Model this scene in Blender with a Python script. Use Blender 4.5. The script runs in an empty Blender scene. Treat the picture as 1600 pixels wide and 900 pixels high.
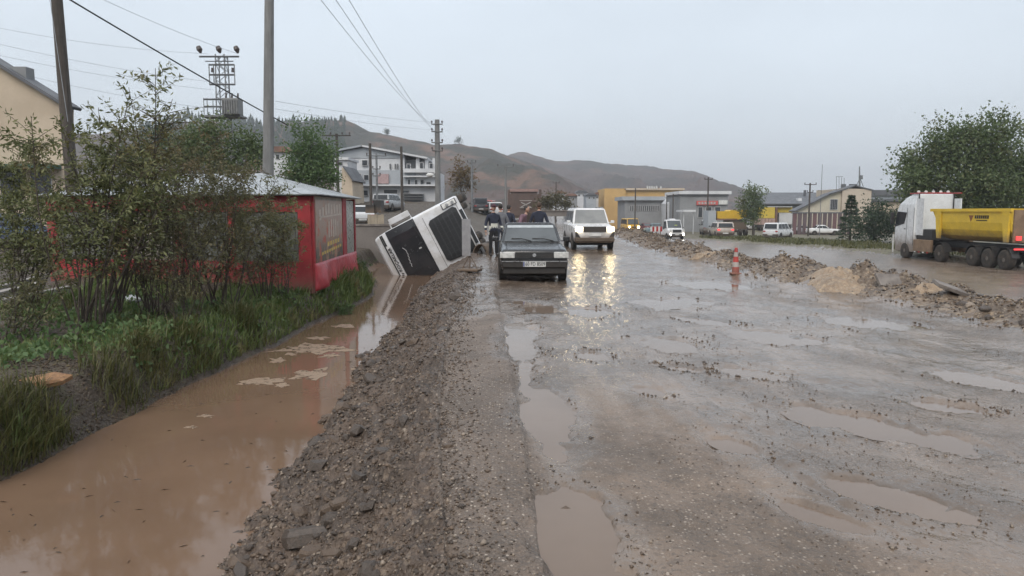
import bpy, bmesh, math, random
import numpy as np
from mathutils import Vector, Matrix, Euler

# ------------------------------------------------------------------ camera, sky, sun, exposure
random.seed(7)
np.random.seed(7)
R = math.radians
SC = bpy.context.scene
COL = SC.collection
FPX, CX, CY = 1150.0, 800.0, 450.0          # focal length and centre, in pixels of the 1600 x 900 photograph
PITCH = math.atan(120.0 / FPX)
EYE = Vector((0.0, 0.0, 1.7))
cam_data = bpy.data.cameras.new('camera')
cam_data.sensor_width = 36.0
cam_data.lens = 36.0 * FPX / 1600.0
cam_data.clip_start = 0.1
cam_data.clip_end = 6000.0
cam = bpy.data.objects.new('camera', cam_data)
COL.objects.link(cam)
cam.location = EYE
cam.rotation_euler = (R(90) - PITCH, 0, 0)
SC.camera = cam

SUN_EL, SUN_AZ = R(48), R(200)
world = bpy.data.worlds.new('World')
SC.world = world
world.use_nodes = True
wn = world.node_tree
wn.nodes.clear()
def wnode(t, **kw):
    n = wn.nodes.new(t)
    for k, v in kw.items():
        setattr(n, k, v)
    return n
w_out = wnode('ShaderNodeOutputWorld')
w_bg = wnode('ShaderNodeBackground')
w_sky = wnode('ShaderNodeTexSky', sky_type='NISHITA', sun_disc=False)
w_sky.sun_elevation = SUN_EL
w_sky.sun_rotation = SUN_AZ
w_sky.air_density = 1.0
w_sky.dust_density = 6.0
w_mul = wnode('ShaderNodeVectorMath', operation='SCALE')
w_mul.inputs['Scale'].default_value = 0.055
w_tc = wnode('ShaderNodeTexCoord')
w_sep = wnode('ShaderNodeSeparateXYZ')
w_ramp = wnode('ShaderNodeValToRGB')
e = w_ramp.color_ramp.elements
e[0].position = 0.0; e[0].color = (0.55, 0.585, 0.615, 1)
e[1].position = 1.0; e[1].color = (0.76, 0.80, 0.86, 1)
m_ = e.new(0.12); m_.color = (0.535, 0.592, 0.645, 1)
m_ = e.new(0.35); m_.color = (0.55, 0.615, 0.685, 1)
w_noise = wnode('ShaderNodeTexNoise')
w_noise.inputs['Scale'].default_value = 1.7
w_noise.inputs['Detail'].default_value = 5.0
w_map = wnode('ShaderNodeMapping')
w_map.inputs['Scale'].default_value = (1, 1, 3.0)
w_mr = wnode('ShaderNodeMapRange')
w_mr.inputs['From Min'].default_value = 0.3
w_mr.inputs['From Max'].default_value = 0.7
w_mr.inputs['To Min'].default_value = 0.92
w_mr.inputs['To Max'].default_value = 1.08
w_cl = wnode('ShaderNodeVectorMath', operation='SCALE')
w_mix = wnode('ShaderNodeMix', data_type='RGBA')
w_mix.inputs['Factor'].default_value = 0.85
L = wn.links.new
L(w_sky.outputs[0], w_mul.inputs[0])
L(w_tc.outputs['Generated'], w_sep.inputs[0])
L(w_sep.outputs['Z'], w_ramp.inputs[0])
L(w_tc.outputs['Generated'], w_map.inputs[0])
L(w_map.outputs[0], w_noise.inputs['Vector'])
L(w_noise.outputs[0], w_mr.inputs['Value'])
L(w_ramp.outputs[0], w_cl.inputs[0])
L(w_mr.outputs[0], w_cl.inputs['Scale'])
L(w_mul.outputs[0], w_mix.inputs['A'])
L(w_cl.outputs[0], w_mix.inputs['B'])
L(w_mix.outputs['Result'], w_bg.inputs['Color'])
w_bg.inputs['Strength'].default_value = 1.0
L(w_bg.outputs[0], w_out.inputs['Surface'])

sun_data = bpy.data.lights.new('sun', 'SUN')
sun_data.energy = 1.3
sun_data.angle = R(40)
sun_data.color = (1.0, 0.93, 0.84)
sun = bpy.data.objects.new('sun', sun_data)
COL.objects.link(sun)
sun.rotation_euler = (R(90) - SUN_EL, 0, R(-20))

vs = SC.view_settings
SC.display_settings.display_device = 'sRGB'
vs.view_transform = 'Standard'
vs.look = 'None'
vs.exposure = 0.72
vs.gamma = 1.0
SC.render.engine = 'CYCLES'
cy = SC.cycles
cy.use_denoising = True
cy.use_adaptive_sampling = True
cy.adaptive_threshold = 0.025
cy.max_bounces = 4
cy.diffuse_bounces = 2
cy.glossy_bounces = 2
cy.transmission_bounces = 3
cy.volume_bounces = 0
cy.transparent_max_bounces = 6
cy.caustics_reflective = False
cy.caustics_refractive = False
cy.sample_clamp_indirect = 4.0

# ------------------------------------------------------------------ photograph -> place
SP, CP = math.sin(PITCH), math.cos(PITCH)
def ray(px, py):
    a, b = (px - CX) / FPX, (CY - py) / FPX
    return Vector((a, CP + b * SP, -SP + b * CP))
def at(px, py, Y):
    d = ray(px, py)
    return EYE + d * (Y / d.y)

# ------------------------------------------------------------------ noise (numpy)
def _hash(ix, iy, seed):
    h = (ix.astype(np.int64) * 374761393 + iy.astype(np.int64) * 668265263 + seed * 974711) & 0xffffffff
    h = ((h ^ (h >> 13)) * 1274126177) & 0xffffffff
    return ((h ^ (h >> 16)) & 0xffff) / 65535.0
def vnoise(x, y, seed=0):
    x = np.asarray(x, float); y = np.asarray(y, float)
    ix, iy = np.floor(x), np.floor(y)
    fx, fy = x - ix, y - iy
    fx = fx * fx * (3 - 2 * fx); fy = fy * fy * (3 - 2 * fy)
    a, b = _hash(ix, iy, seed), _hash(ix + 1, iy, seed)
    c, d = _hash(ix, iy + 1, seed), _hash(ix + 1, iy + 1, seed)
    return (a * (1 - fx) + b * fx) * (1 - fy) + (c * (1 - fx) + d * fx) * fy - 0.5
def fbm(x, y, seed=0, octv=4, gain=0.5):
    s, amp, f = 0.0, 1.0, 1.0
    for i in range(octv):
        s = s + amp * vnoise(x * f + 17.3 * i, y * f - 9.1 * i, seed + i)
        amp *= gain; f *= 2.03
    return s
def ss(a, b, x):
    t = np.clip((np.asarray(x, float) - a) / (b - a), 0, 1)
    return t * t * (3 - 2 * t)

# ------------------------------------------------------------------ shape of the land
def x_right_water(y): return np.interp(y, [2, 4.84, 8.6, 13.8, 19, 25, 40, 46], [-1.75, -2.0, -2.24, -2.5, -2.62, -2.8, -3.0, -3.0]) + 0.22 * fbm(y * 1.3, y * 0 + 3.1, 5, 3)
def x_left_water(y): return np.interp(y, [2, 6.5, 10.2, 14.9, 19, 22, 25, 28, 36, 46], [-4.7, -4.6, -4.43, -4.15, -3.95, -4.05, -4.7, -5.9, -6.0, -4.2]) + 0.22 * fbm(y * 0.9, y * 0 + 8.1, 9, 3)
def x_edge(y): return np.interp(y, [2, 3.4, 6, 10, 16, 30, 60], [-0.2, -0.32, -0.62, -0.9, -1.15, -1.3, -2.0])
def x_berm(y): return np.interp(y, [2, 9, 11, 13, 15, 17, 20, 30, 46, 70, 110, 160], [8.0, 8.1, 8.2, 8.25, 8.05, 7.55, 7.1, 6.7, 7.4, 8.8, 11.0, 13.0])
def w_berm(y): return 0.98 + 0.5 * vnoise(y * 0.35, y * 0 + 1.7, 3) - 0.0 * y
def x_verge(y): return np.interp(y, [2, 30, 40, 47, 67, 100, 160], [29.5, 29.0, 27.6, 25.6, 22.6, 22.0, 24.0])
def x_seam(y): return np.interp(y, [2, 4.3, 6.5, 10.9, 15, 20], [0.2, 0.12, 0.04, -0.14, -0.33, -0.5]) + 0.03 * vnoise(y * 2.2, y * 0, 31)
WATER_Z = -0.70

PUDDLES = [  # cx, cy, half width, half length, turn (radians, from the driving direction)
    (0.33, 3.72, 0.24, 0.62, 0.07), (0.27, 5.75, 0.21, 0.95, 0.03), (0.10, 9.6, 0.24, 1.3, 0.02), (0.13, 7.75, 0.08, 0.85, 0.0),
    (2.84, 5.75, 0.26, 0.62, 0.62), (2.22, 4.30, 0.20, 0.50, 0.66), (2.55, 7.6, 0.20, 0.42, 0.8), (3.55, 4.5, 0.16, 0.36, 0.5),
    (2.0, 9.4, 0.3, 0.5, 0.3), (3.5, 9.9, 0.42, 0.6, 0.9), (4.7, 7.4, 0.26, 0.42, 0.5), (1.3, 12.4, 0.4, 0.6, 0.2),
    (2.9, 13.6, 0.7, 0.7, 0.3), (1.3, 6.9, 0.13, 0.22, 0.6), (5.4, 11.2, 0.5, 0.7, 0.9), (1.65, 5.2, 0.10, 0.20, 0.4),
    (0.45, 13.2, 0.3, 0.9, 0.1), (-0.75, 14.5, 0.2, 1.5, 0.05), (4.6, 17.0, 0.7, 1.1, 0.5), (1.9, 7.9, 0.12, 0.3, 0.7),
    (1.75, 4.0, 0.10, 0.30, 0.6), (3.85, 6.3, 0.15, 0.28, 0.9), (1.0, 8.6, 0.16, 0.3, 0.2), (3.0, 11.4, 0.25, 0.5, 0.7)]
def puddle_field(x, y):
    out = np.full(np.shape(x), 9.0)
    wob = 0.75 * fbm(np.asarray(x) * 2.4, np.asarray(y) * 1.5, 41, 5, 0.62)
    for cx, cy_, a, b, t in PUDDLES:
        dx, dy = x - cx, y - cy_
        u = dx * math.cos(t) + dy * math.sin(t)
        v = -dx * math.sin(t) + dy * math.cos(t)
        out = np.minimum(out, np.sqrt((u / a) ** 2 + (v / b) ** 2) + wob)
    return out

def land(x, y):
    x = np.asarray(x, float); y = np.asarray(y, float)
    right = ss(6, 20, x)
    z = -1.2 * right - 0.65 * ss(50, 110, y) * right
    z = z + 0.15 * ss(18, 30, y) * (1 - ss(4, 9, x)) + 1.0 * ss(35, 120, y) * (1 - ss(3, 14, x))
    z = z + 2.0 * ss(36, 95, y) * (1 - ss(-9, -1, x))
    xe, xr, xl = x_edge(y), x_right_water(y), x_left_water(y)
    fade = 1 - ss(40, 47, y)
    t = np.clip((x - xr) / (xe - xr), 0, 1)
    bank = (WATER_Z - 0.03) * (1 - t) ** 1.15 + 0.07 * np.exp(-((t - 0.86) / 0.16) ** 2)
    bed = WATER_Z - 0.05 - 0.4 * np.sin(np.pi * np.clip((x - xl) / np.maximum(xr - xl, 0.1), 0, 1))
    s = xl - x
    left = WATER_Z - 0.03 + (0.62 + 0.10 * vnoise(y * 0.7, x * 0.5, 12)) * ss(-0.02, 0.5, s) + 0.18 * ss(0.4, 3.5, s)
    d = np.where(x > xe, 0.0, np.where(x > xr, bank, np.where(x > xl, bed, left)))
    return z + d * fade

def ground(x, y):
    """land with its small relief"""
    x = np.asarray(x, float); y = np.asarray(y, float)
    z = land(x, y)
    xe, xr, xl, xb, wb = x_edge(y), x_right_water(y), x_left_water(y), x_berm(y), w_berm(y)
    far = 1.0 / (1.0 + (y / 60.0) ** 2)
    road = ss(-0.15, 0.15, x - xe)
    pf = puddle_field(x, y)
    inp = 1 - ss(0.85, 1.2, pf)
    u = x + 0.55 * np.maximum(y, 0) * ss(0.6, 2.2, x)           # tracks swing to the right on that side of the road
    rut = 0.5 * vnoise(u * 2.2, y * 0.16, 21) + 0.5 * vnoise(u * 5.5, y * 0.45, 22)
    z_road = 0.040 * rut + 0.028 * fbm(x * 2.6, y * 2.6, 23, 4) + 0.009 * fbm(x * 11, y * 11, 24, 4, 0.65)
    z_road = z_road * (1 - 0.5 * inp) - 0.032 * inp
    seam = 0.035 * (1 - ss(-0.02, 0.03, x - x_seam(y))) * (1 - ss(14, 18, y))
    z = z + road * (z_road + seam) * np.maximum(far, 0.3)
    emb = (1 - road) * ss(-0.25, 0.1, x - xr) * (1 - ss(40, 47, y))
    z = z + emb * (0.15 * fbm(x * 2.3, y * 2.3, 25, 4, 0.6) + 0.10 * np.abs(fbm(x * 6.5, y * 6.5, 26, 4, 0.6)) - 0.02)
    lb = ss(0.0, 0.35, xl - x)
    z = z + lb * (0.16 * fbm(x * 1.1, y * 1.1, 27, 4) + 0.03 * fbm(x * 8, y * 8, 28, 3))
    hb = np.clip(0.30 + 0.36 * vnoise(y * 0.42, y * 0 + 5.5, 29) + 0.2 * vnoise(y * 1.3, y * 0, 30), 0.08, 0.46)
    hb = hb * (1 - 0.6 * ss(40, 80, y))
    b = np.exp(-(np.abs((x - xb) / wb)) ** 2.4)
    z = z + b * hb * (1.0 + 0.9 * fbm(x * 1.7, y * 1.7, 32, 4, 0.6)) + b * 0.05 * fbm(x * 7, y * 7, 33, 3)
    vg = ss(-0.5, 1.0, x - x_verge(y))
    z = z + vg * (0.22 + 0.2 * fbm(x * 0.5, y * 0.5, 34, 4))
    return z
def gz(x, y): return float(ground(np.array([x]), np.array([y]))[0])
def lz(x, y): return float(land(np.array([x]), np.array([y]))[0])
def gnd(px, py, lo=3.0, hi=400.0):
    """where the sight line through a pixel meets the land"""
    d = ray(px, py)
    for step in range(3):
        Ys = lo * (hi / lo) ** np.linspace(0, 1, 500) if step == 0 else np.linspace(lo, hi, 60)
        k = Ys / d.y
        below = EYE.z + d.z * k <= land(EYE.x + d.x * k, EYE.y + d.y * k)
        i = int(np.argmax(below)) if below.any() else len(Ys) - 1
        lo, hi = Ys[max(i - 1, 0)], Ys[i]
    p = EYE + d * (hi / d.y)
    return Vector((p.x, p.y, lz(p.x, p.y)))

# ------------------------------------------------------------------ things, tags
def tag(o, label=None, cat=None, group=None, kind=None):
    if label: o['label'] = label
    if cat: o['category'] = cat
    if group: o['group'] = group
    if kind: o['kind'] = kind
    return o
def thing(name, label, cat, loc=(0, 0, 0), rz=0.0, group=None, rot=None):
    o = bpy.data.objects.new(name, None)
    o.empty_display_size = 0.3
    COL.objects.link(o)
    o.location = loc
    o.rotation_euler = rot if rot else (0, 0, rz)
    return tag(o, label, cat, group)
def link(name, me, parent=None):
    o = bpy.data.objects.new(name, me)
    COL.objects.link(o)
    if parent is not None: o.parent = parent
    return o
def copy_tree(o, parent=None):
    c = o.copy(); COL.objects.link(c); c.parent = parent
    for ch in list(o.children): copy_tree(ch, c)
    return c

class MB:
    """collects faces; build() makes ONE mesh object of them"""
    def __init__(s): s.v = []; s.f = []; s.m = []; s.mi = 0
    def add(s, pts, faces):
        k = len(s.v); s.v += [tuple(p) for p in pts]
        for f in faces: s.f.append(tuple(i + k for i in f)); s.m.append(s.mi)
        return s
    def box(s, c, d, rot=None):
        hx, hy, hz = d[0] / 2, d[1] / 2, d[2] / 2
        P = [Vector((x, y, z)) for x in (-hx, hx) for y in (-hy, hy) for z in (-hz, hz)]
        if rot is not None: P = [rot @ p for p in P]
        P = [p + Vector(c) for p in P]
        return s.add(P, [(0, 1, 3, 2), (4, 6, 7, 5), (0, 4, 5, 1), (2, 3, 7, 6), (0, 2, 6, 4), (1, 5, 7, 3)])
    def span(s, a, b):
        return s.box([(a[i] + b[i]) / 2 for i in range(3)], [abs(b[i] - a[i]) for i in range(3)])
    def slab(s, q, th, off=0.0):
        """quad with thickness; q counter-clockwise seen from outside"""
        q = [Vector(p) for p in q]
        n = (q[1] - q[0]).cross(q[3] - q[0]).normalized()
        o = [p + n * (off + th) for p in q]; i = [p + n * off for p in q]
        return s.add(i + o, [(4, 5, 6, 7), (3, 2, 1, 0), (0, 1, 5, 4), (1, 2, 6, 5), (2, 3, 7, 6), (3, 0, 4, 7)])
    def rings(s, rings, caps=True, closed=True):
        n = len(rings[0]); k = len(s.v)
        for r in rings: s.v += [tuple(p) for p in r]
        for a in range(len(rings) - 1):
            for j in range(n if closed else n - 1):
                j2 = (j + 1) % n
                s.f.append((k + a * n + j, k + a * n + j2, k + (a + 1) * n + j2, k + (a + 1) * n + j)); s.m.append(s.mi)
        if caps:
            s.f.append(tuple(k + j for j in reversed(range(n)))); s.m.append(s.mi)
            s.f.append(tuple(k + (len(rings) - 1) * n + j for j in range(n))); s.m.append(s.mi)
        return s
    def tube(s, pts, rad, n=6, caps=True):
        pts = [Vector(p) for p in pts]
        if not hasattr(rad, '__len__'): rad = [rad] * len(pts)
        rg = []
        up = Vector((0.13, 0.21, 0.97))
        for i, p in enumerate(pts):
            t = (pts[min(i + 1, len(pts) - 1)] - pts[max(i - 1, 0)])
            t = t.normalized() if t.length > 1e-9 else Vector((0, 0, 1))
            a = t.cross(up)
            if a.length < 1e-3: a = t.cross(Vector((1, 0, 0)))
            a.normalize(); b = t.cross(a)
            rg.append([p + (a * math.cos(2 * math.pi * j / n) + b * math.sin(2 * math.pi * j / n)) * rad[i] for j in range(n)])
        return s.rings(rg, caps)
    def cyl(s, p0, p1, r0, r1=None, n=12): return s.tube([p0, p1], [r0, r0 if r1 is None else r1], n)
    def prism(s, poly, axis, a, b):
        """poly of 2-D points, extruded along axis from a to b"""
        def mk(p, t):
            return {0: (t, p[0], p[1]), 1: (p[0], t, p[1]), 2: (p[0], p[1], t)}[axis]
        n = len(poly)
        P = [mk(p, a) for p in poly] + [mk(p, b) for p in poly]
        return s.add(P, [tuple(range(n))[::-1], tuple(range(n, 2 * n))] + [(i, (i + 1) % n, n + (i + 1) % n, n + i) for i in range(n)])
    def ball(s, c, r, nu=10, nv=7):
        if not hasattr(r, '__len__'): r = (r, r, r)
        rg = []
        for i in range(nv + 1):
            a = math.pi * (i + 0.02) / (nv + 0.04) - math.pi / 2
            rg.append([(c[0] + r[0] * math.cos(a) * math.cos(2 * math.pi * j / nu), c[1] + r[1] * math.cos(a) * math.sin(2 * math.pi * j / nu), c[2] + r[2] * math.sin(a)) for j in range(nu)])
        return s.rings(rg)
    def build(s, name, mat, parent=None, org=None, smooth=False, bevel=0.0):
        me = bpy.data.meshes.new(name)
        v = s.v
        if org is not None: v = [(p[0] - org[0], p[1] - org[1], p[2] - org[2]) for p in v]
        me.from_pydata(v, [], s.f)
        mats = mat if isinstance(mat, (list, tuple)) else [mat]
        for m in mats: me.materials.append(m)
        if len(mats) > 1: me.polygons.foreach_set('material_index', s.m)
        bm = bmesh.new(); bm.from_mesh(me)
        bmesh.ops.recalc_face_normals(bm, faces=bm.faces)
        bm.to_mesh(me); bm.free()
        if smooth: me.polygons.foreach_set('use_smooth', [True] * len(me.polygons))
        me.update()
        o = link(name, me, parent)
        if bevel > 0:
            b = o.modifiers.new('edge', 'BEVEL'); b.width = bevel; b.segments = 2; b.limit_method = 'ANGLE'; b.angle_limit = R(35)
        return o
def np_mesh(name, verts, faces, mat, parent=None, smooth=False):
    """faces: (n, k) int array"""
    me = bpy.data.meshes.new(name)
    nf, k = faces.shape
    me.vertices.add(len(verts)); me.vertices.foreach_set('co', np.asarray(verts, np.float32).ravel())
    me.loops.add(nf * k); me.loops.foreach_set('vertex_index', faces.astype(np.int32).ravel())
    me.polygons.add(nf)
    me.polygons.foreach_set('loop_start', np.arange(0, nf * k, k, dtype=np.int32))
    me.polygons.foreach_set('loop_total', np.full(nf, k, np.int32))
    if smooth: me.polygons.foreach_set('use_smooth', np.ones(nf, bool))
    me.update(calc_edges=True)
    if mat: me.materials.append(mat)
    return link(name, me, parent)
def text_mesh(name, body, size, mat, parent, matrix, extrude=0.004, sx=1.0):
    cu = bpy.data.curves.new(name, 'FONT'); cu.body = body; cu.size = size; cu.extrude = extrude
    cu.align_x = 'CENTER'; cu.align_y = 'CENTER'; cu.resolution_u = 2; cu.offset = 0.012 * size
    t = bpy.data.objects.new(name + '_tmp', cu); COL.objects.link(t)
    bpy.context.view_layer.update()
    me = bpy.data.meshes.new_from_object(t)
    bpy.data.objects.remove(t)
    me.transform(Matrix.Diagonal((sx, 1, 1, 1))); me.transform(matrix)
    me.materials.clear(); me.materials.append(mat)
    return link(name, me, parent)

# ------------------------------------------------------------------ materials
MATS = {}
class NT:
    def __init__(s, name):
        s.m = bpy.data.materials.new(name); s.m.use_nodes = True
        s.t = s.m.node_tree; s.b = s.t.nodes['Principled BSDF']
        s.tc = s.n('ShaderNodeTexCoord')
    def n(s, t, **kw):
        o = s.t.nodes.new(t)
        for k, v in kw.items(): setattr(o, k, v)
        return o
    def l(s, a, b): s.t.links.new(a, b)
    def mapped(s, scale=(1, 1, 1), rot=(0, 0, 0), coord='Object'):
        m = s.n('ShaderNodeMapping'); m.inputs['Scale'].default_value = scale; m.inputs['Rotation'].default_value = rot
        s.l(s.tc.outputs[coord], m.inputs[0]); return m.outputs[0]
    def noise(s, scale, detail=4, rough=0.55, vec=None, dist=0.0):
        o = s.n('ShaderNodeTexNoise'); o.inputs['Scale'].default_value = scale; o.inputs['Detail'].default_value = detail
        o.inputs['Roughness'].default_value = rough; o.inputs['Distortion'].default_value = dist
        s.l(vec if vec is not None else s.tc.outputs['Object'], o.inputs['Vector']); return o.outputs[0]
    def voronoi(s, scale, vec=None, feature='F1'):
        o = s.n('ShaderNodeTexVoronoi', feature=feature); o.inputs['Scale'].default_value = scale
        s.l(vec if vec is not None else s.tc.outputs['Object'], o.inputs['Vector']); return o
    def rng(s, val, a, b, c=0.0, d=1.0, smooth=True):
        o = s.n('ShaderNodeMapRange', interpolation_type='SMOOTHSTEP' if smooth else 'LINEAR')
        for k, v in zip(('From Min', 'From Max', 'To Min', 'To Max'), (a, b, c, d)): o.inputs[k].default_value = v
        s.l(val, o.inputs['Value']); return o.outputs[0]
    def mix(s, f, a, b):
        o = s.n('ShaderNodeMix', data_type='RGBA')
        for k, v in (('Factor', f), ('A', a), ('B', b)):
            if isinstance(v, (int, float)): o.inputs[k].default_value = v
            elif isinstance(v, tuple): o.inputs[k].default_value = v if len(v) == 4 else (*v, 1)
            else: s.l(v, o.inputs[k])
        return o.outputs['Result']
    def math(s, op, a, b=0.0):
        o = s.n('ShaderNodeMath', operation=op)
        for i, v in enumerate((a, b)):
            if isinstance(v, (int, float)): o.inputs[i].default_value = v
            else: s.l(v, o.inputs[i])
        return o.outputs[0]
    def attr(s, name):
        o = s.n('ShaderNodeAttribute'); o.attribute_name = name; return o.outputs['Fac']
    def bump(s, h, strength=0.5, dist=0.02, prev=None):
        o = s.n('ShaderNodeBump'); o.inputs['Strength'].default_value = strength; o.inputs['Distance'].default_value = dist
        s.l(h, o.inputs['Height'])
        if prev is not None: s.l(prev, o.inputs['Normal'])
        return o.outputs[0]
    def set(s, **kw):
        for k, v in kw.items():
            k = {'base': 'Base Color', 'rough': 'Roughness', 'metal': 'Metallic', 'normal': 'Normal', 'spec': 'Specular IOR Level', 'coat': 'Coat Weight', 'coatr': 'Coat Roughness', 'ior': 'IOR', 'sub': 'Subsurface Weight', 'trans': 'Transmission Weight'}[k]
            if isinstance(v, (int, float)): s.b.inputs[k].default_value = v
            elif isinstance(v, tuple): s.b.inputs[k].default_value = v if len(v) == 4 else (*v, 1)
            else: s.l(v, s.b.inputs[k])
        return s.m
def mat(name, c, c2=None, scale=4.0, rough=0.6, rough2=None, metal=0.0, bump=0.0, bscale=30.0, mud=None, spec=0.5, coat=0.0, stretch=(1, 1, 1)):
    """painted / plain surface: two-tone blotches, uneven gloss, optional mud (z_full, z_none) from the wheels up"""
    if name in MATS: return MATS[name]
    n = NT(name)
    c2 = c2 or tuple(x * 0.82 for x in c)
    f = n.rng(n.noise(scale, 5, 0.6, n.mapped(stretch)), 0.35, 0.65)
    col = n.mix(f, c, c2)
    r = n.rng(n.noise(scale * 2.7, 3), 0.3, 0.7, rough, rough2 if rough2 is not None else min(1, rough * 1.3 + 0.04))
    if mud:
        sep = n.n('ShaderNodeSeparateXYZ'); n.l(n.tc.outputs['Object'], sep.inputs[0])
        h = n.math('ADD', sep.outputs['Z'], n.math('MULTIPLY', n.math('SUBTRACT', n.noise(3.0, 6, 0.7), 0.5), 1.1 * (mud[1] - mud[0])))
        g = n.rng(h, mud[0], mud[1], 1.0, 0.0)
        g = n.math('MULTIPLY', g, 0.85)
        col = n.mix(g, col, (0.16, 0.115, 0.08))
        mx = n.n('ShaderNodeMix'); n.l(g, mx.inputs['Factor']); n.l(r, mx.inputs['A']); mx.inputs['B'].default_value = 0.7; r = mx.outputs['Result']
    n.set(base=col, rough=r, metal=metal, spec=spec, coat=coat)
    if bump: n.set(normal=n.bump(n.noise(bscale, 5, 0.6), bump, 0.02))
    MATS[name] = n.m
    return n.m
def glow(name, c, strength):
    if name in MATS: return MATS[name]
    n = NT(name); n.set(base=c, rough=0.2)
    n.b.inputs['Emission Color'].default_value = (*c, 1); n.b.inputs['Emission Strength'].default_value = strength
    MATS[name] = n.m; return n.m
def leafmat(name, c, c2, c3=None, rough=0.5):
    if name in MATS: return MATS[name]
    n = NT(name)
    g = n.n('ShaderNodeNewGeometry')
    col = n.mix(g.outputs['Random Per Island'], c, c2)
    if c3: col = n.mix(n.rng(n.noise(0.9, 3), 0.52, 0.68), col, c3)
    n.set(base=col, rough=rough, spec=0.35)
    tr = n.n('ShaderNodeBsdfTranslucent'); n.l(col, tr.inputs['Color'])
    mx = n.n('ShaderNodeMixShader'); mx.inputs[0].default_value = 0.28
    out = n.t.nodes['Material Output']
    n.l(n.b.outputs[0], mx.inputs[1]); n.l(tr.outputs[0], mx.inputs[2]); n.l(mx.outputs[0], out.inputs['Surface'])
    MATS[name] = n.m; return n.m

# ------------------------------------------------------------------ ground materials
def road_material(name, wet_bias=0.0, tone=(0.185, 0.139, 0.105), tone2=(0.100, 0.075, 0.056), gloss=0.10, rip=0.42):
    n = NT(name)
    obj = n.tc.outputs['Object']
    wet = n.attr('wet'); grav = n.attr('grav')
    peb = n.voronoi(48.0); peb2 = n.voronoi(105.0)
    blot = n.noise(1.1, 4, 0.62)
    streak = n.noise(1.0, 4, 0.6, n.mapped((1.9, 0.32, 1), (0, 0, R(-18))))
    fine = n.noise(60.0, 3, 0.65)
    col = n.mix(n.rng(blot, 0.35, 0.66), tone, tone2)
    col = n.mix(n.math('MULTIPLY', n.rng(streak, 0.48, 0.7), 0.55), col, (0.27, 0.208, 0.163))
    col = n.mix(n.math('MULTIPLY', grav, 0.5), col, n.mix(n.rng(fine, 0.4, 0.62), (0.060, 0.044, 0.033), (0.135, 0.10, 0.076)))
    sepc = n.n('ShaderNodeSeparateColor'); n.l(peb.outputs['Color'], sepc.inputs[0])
    sepc2 = n.n('ShaderNodeSeparateColor'); n.l(peb2.outputs['Color'], sepc2.inputs[0])
    dry = n.math('MAXIMUM', n.math('SUBTRACT', 1.0, wet), grav)
    light = n.math('MULTIPLY', n.math('MULTIPLY', n.rng(sepc.outputs[0], 0.72, 0.95), n.rng(peb.outputs['Distance'], 0.5, 0.25)), dry)
    light2 = n.math('MULTIPLY', n.math('MULTIPLY', n.rng(sepc2.outputs[0], 0.6, 0.95), n.rng(peb2.outputs['Distance'], 0.55, 0.25)), dry)
    dark = n.math('MULTIPLY', n.rng(sepc.outputs[1], 0.74, 0.95), n.math('ADD', n.math('MULTIPLY', dry, 0.4), 0.08))
    col = n.mix(n.math('MULTIPLY', light, 0.85), col, (0.40, 0.34, 0.28))
    col = n.mix(n.math('MULTIPLY', light2, 0.5), col, (0.30, 0.25, 0.205))
    col = n.mix(dark, col, (0.06, 0.05, 0.043))
    w = n.math('ADD', wet, n.math('MULTIPLY', n.math('SUBTRACT', n.noise(5.0, 4, 0.7), 0.5), 0.9))
    rough = n.rng(w, 0.15, 0.95, 0.62, gloss)
    b = n.bump(n.math('MULTIPLY', peb.outputs['Distance'], n.math('ADD', n.math('MULTIPLY', dry, 0.9), 0.05)), 0.55, 0.012)
    b = n.bump(n.math('MULTIPLY', fine, n.math('ADD', n.math('MULTIPLY', dry, 0.8), 0.12)), 0.5, 0.02, b)
    b = n.bump(n.noise(7.0, 4, 0.62, n.mapped((1.0, 0.6, 1))), rip, 0.06, b)
    n.set(base=col, rough=rough, normal=b, spec=0.5)
    return n.m
def soil_material(name, a, b_, c, stone=(0.33, 0.29, 0.24), stones=0.6, scale=26.0, rough=0.7):
    n = NT(name)
    col = n.mix(n.rng(n.noise(1.7, 4, 0.65), 0.35, 0.65), a, b_)
    col = n.mix(n.rng(n.noise(7.0, 3, 0.6), 0.5, 0.68), col, c)
    v = n.voronoi(scale); v2 = n.voronoi(scale * 2.4)
    sc = n.n('ShaderNodeSeparateColor'); n.l(v.outputs['Color'], sc.inputs[0])
    sc2 = n.n('ShaderNodeSeparateColor'); n.l(v2.outputs['Color'], sc2.inputs[0])
    col = n.mix(n.math('MULTIPLY', n.math('MULTIPLY', n.rng(sc.outputs[0], 0.6, 0.9), n.rng(v.outputs['Distance'], 0.55, 0.3)), stones), col, stone)
    col = n.mix(n.math('MULTIPLY', n.math('MULTIPLY', n.rng(sc2.outputs[0], 0.6, 0.95), n.rng(v2.outputs['Distance'], 0.5, 0.25)), stones), col, tuple(x * 1.25 for x in stone))
    h = n.bump(v.outputs['Distance'], 0.8, 0.03)
    h = n.bump(n.noise(scale * 1.6, 3, 0.7), 0.7, 0.03, h)
    n.set(base=col, rough=n.rng(n.noise(6.0, 4), 0.3, 0.7, rough * 0.55, rough), normal=h)
    return n.m
M_road = road_material('wet_mud_road')
M_lane = road_material('wet_streaky_lane', tone=(0.20, 0.154, 0.121), gloss=0.24, rip=0.5)
M_bank = soil_material('rubble_bank_gravel', (0.104, 0.073, 0.053), (0.060, 0.043, 0.032), (0.14, 0.10, 0.072), (0.24, 0.185, 0.135), 0.45, 24.0)
M_soil = soil_material('dark_bank_soil', (0.080, 0.058, 0.040), (0.048, 0.036, 0.026), (0.09, 0.078, 0.042), (0.16, 0.13, 0.10), 0.25, 30.0, 0.85)
M_bed = mat('ditch_bed_mud', (0.14, 0.09, 0.06), rough=0.4)
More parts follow.
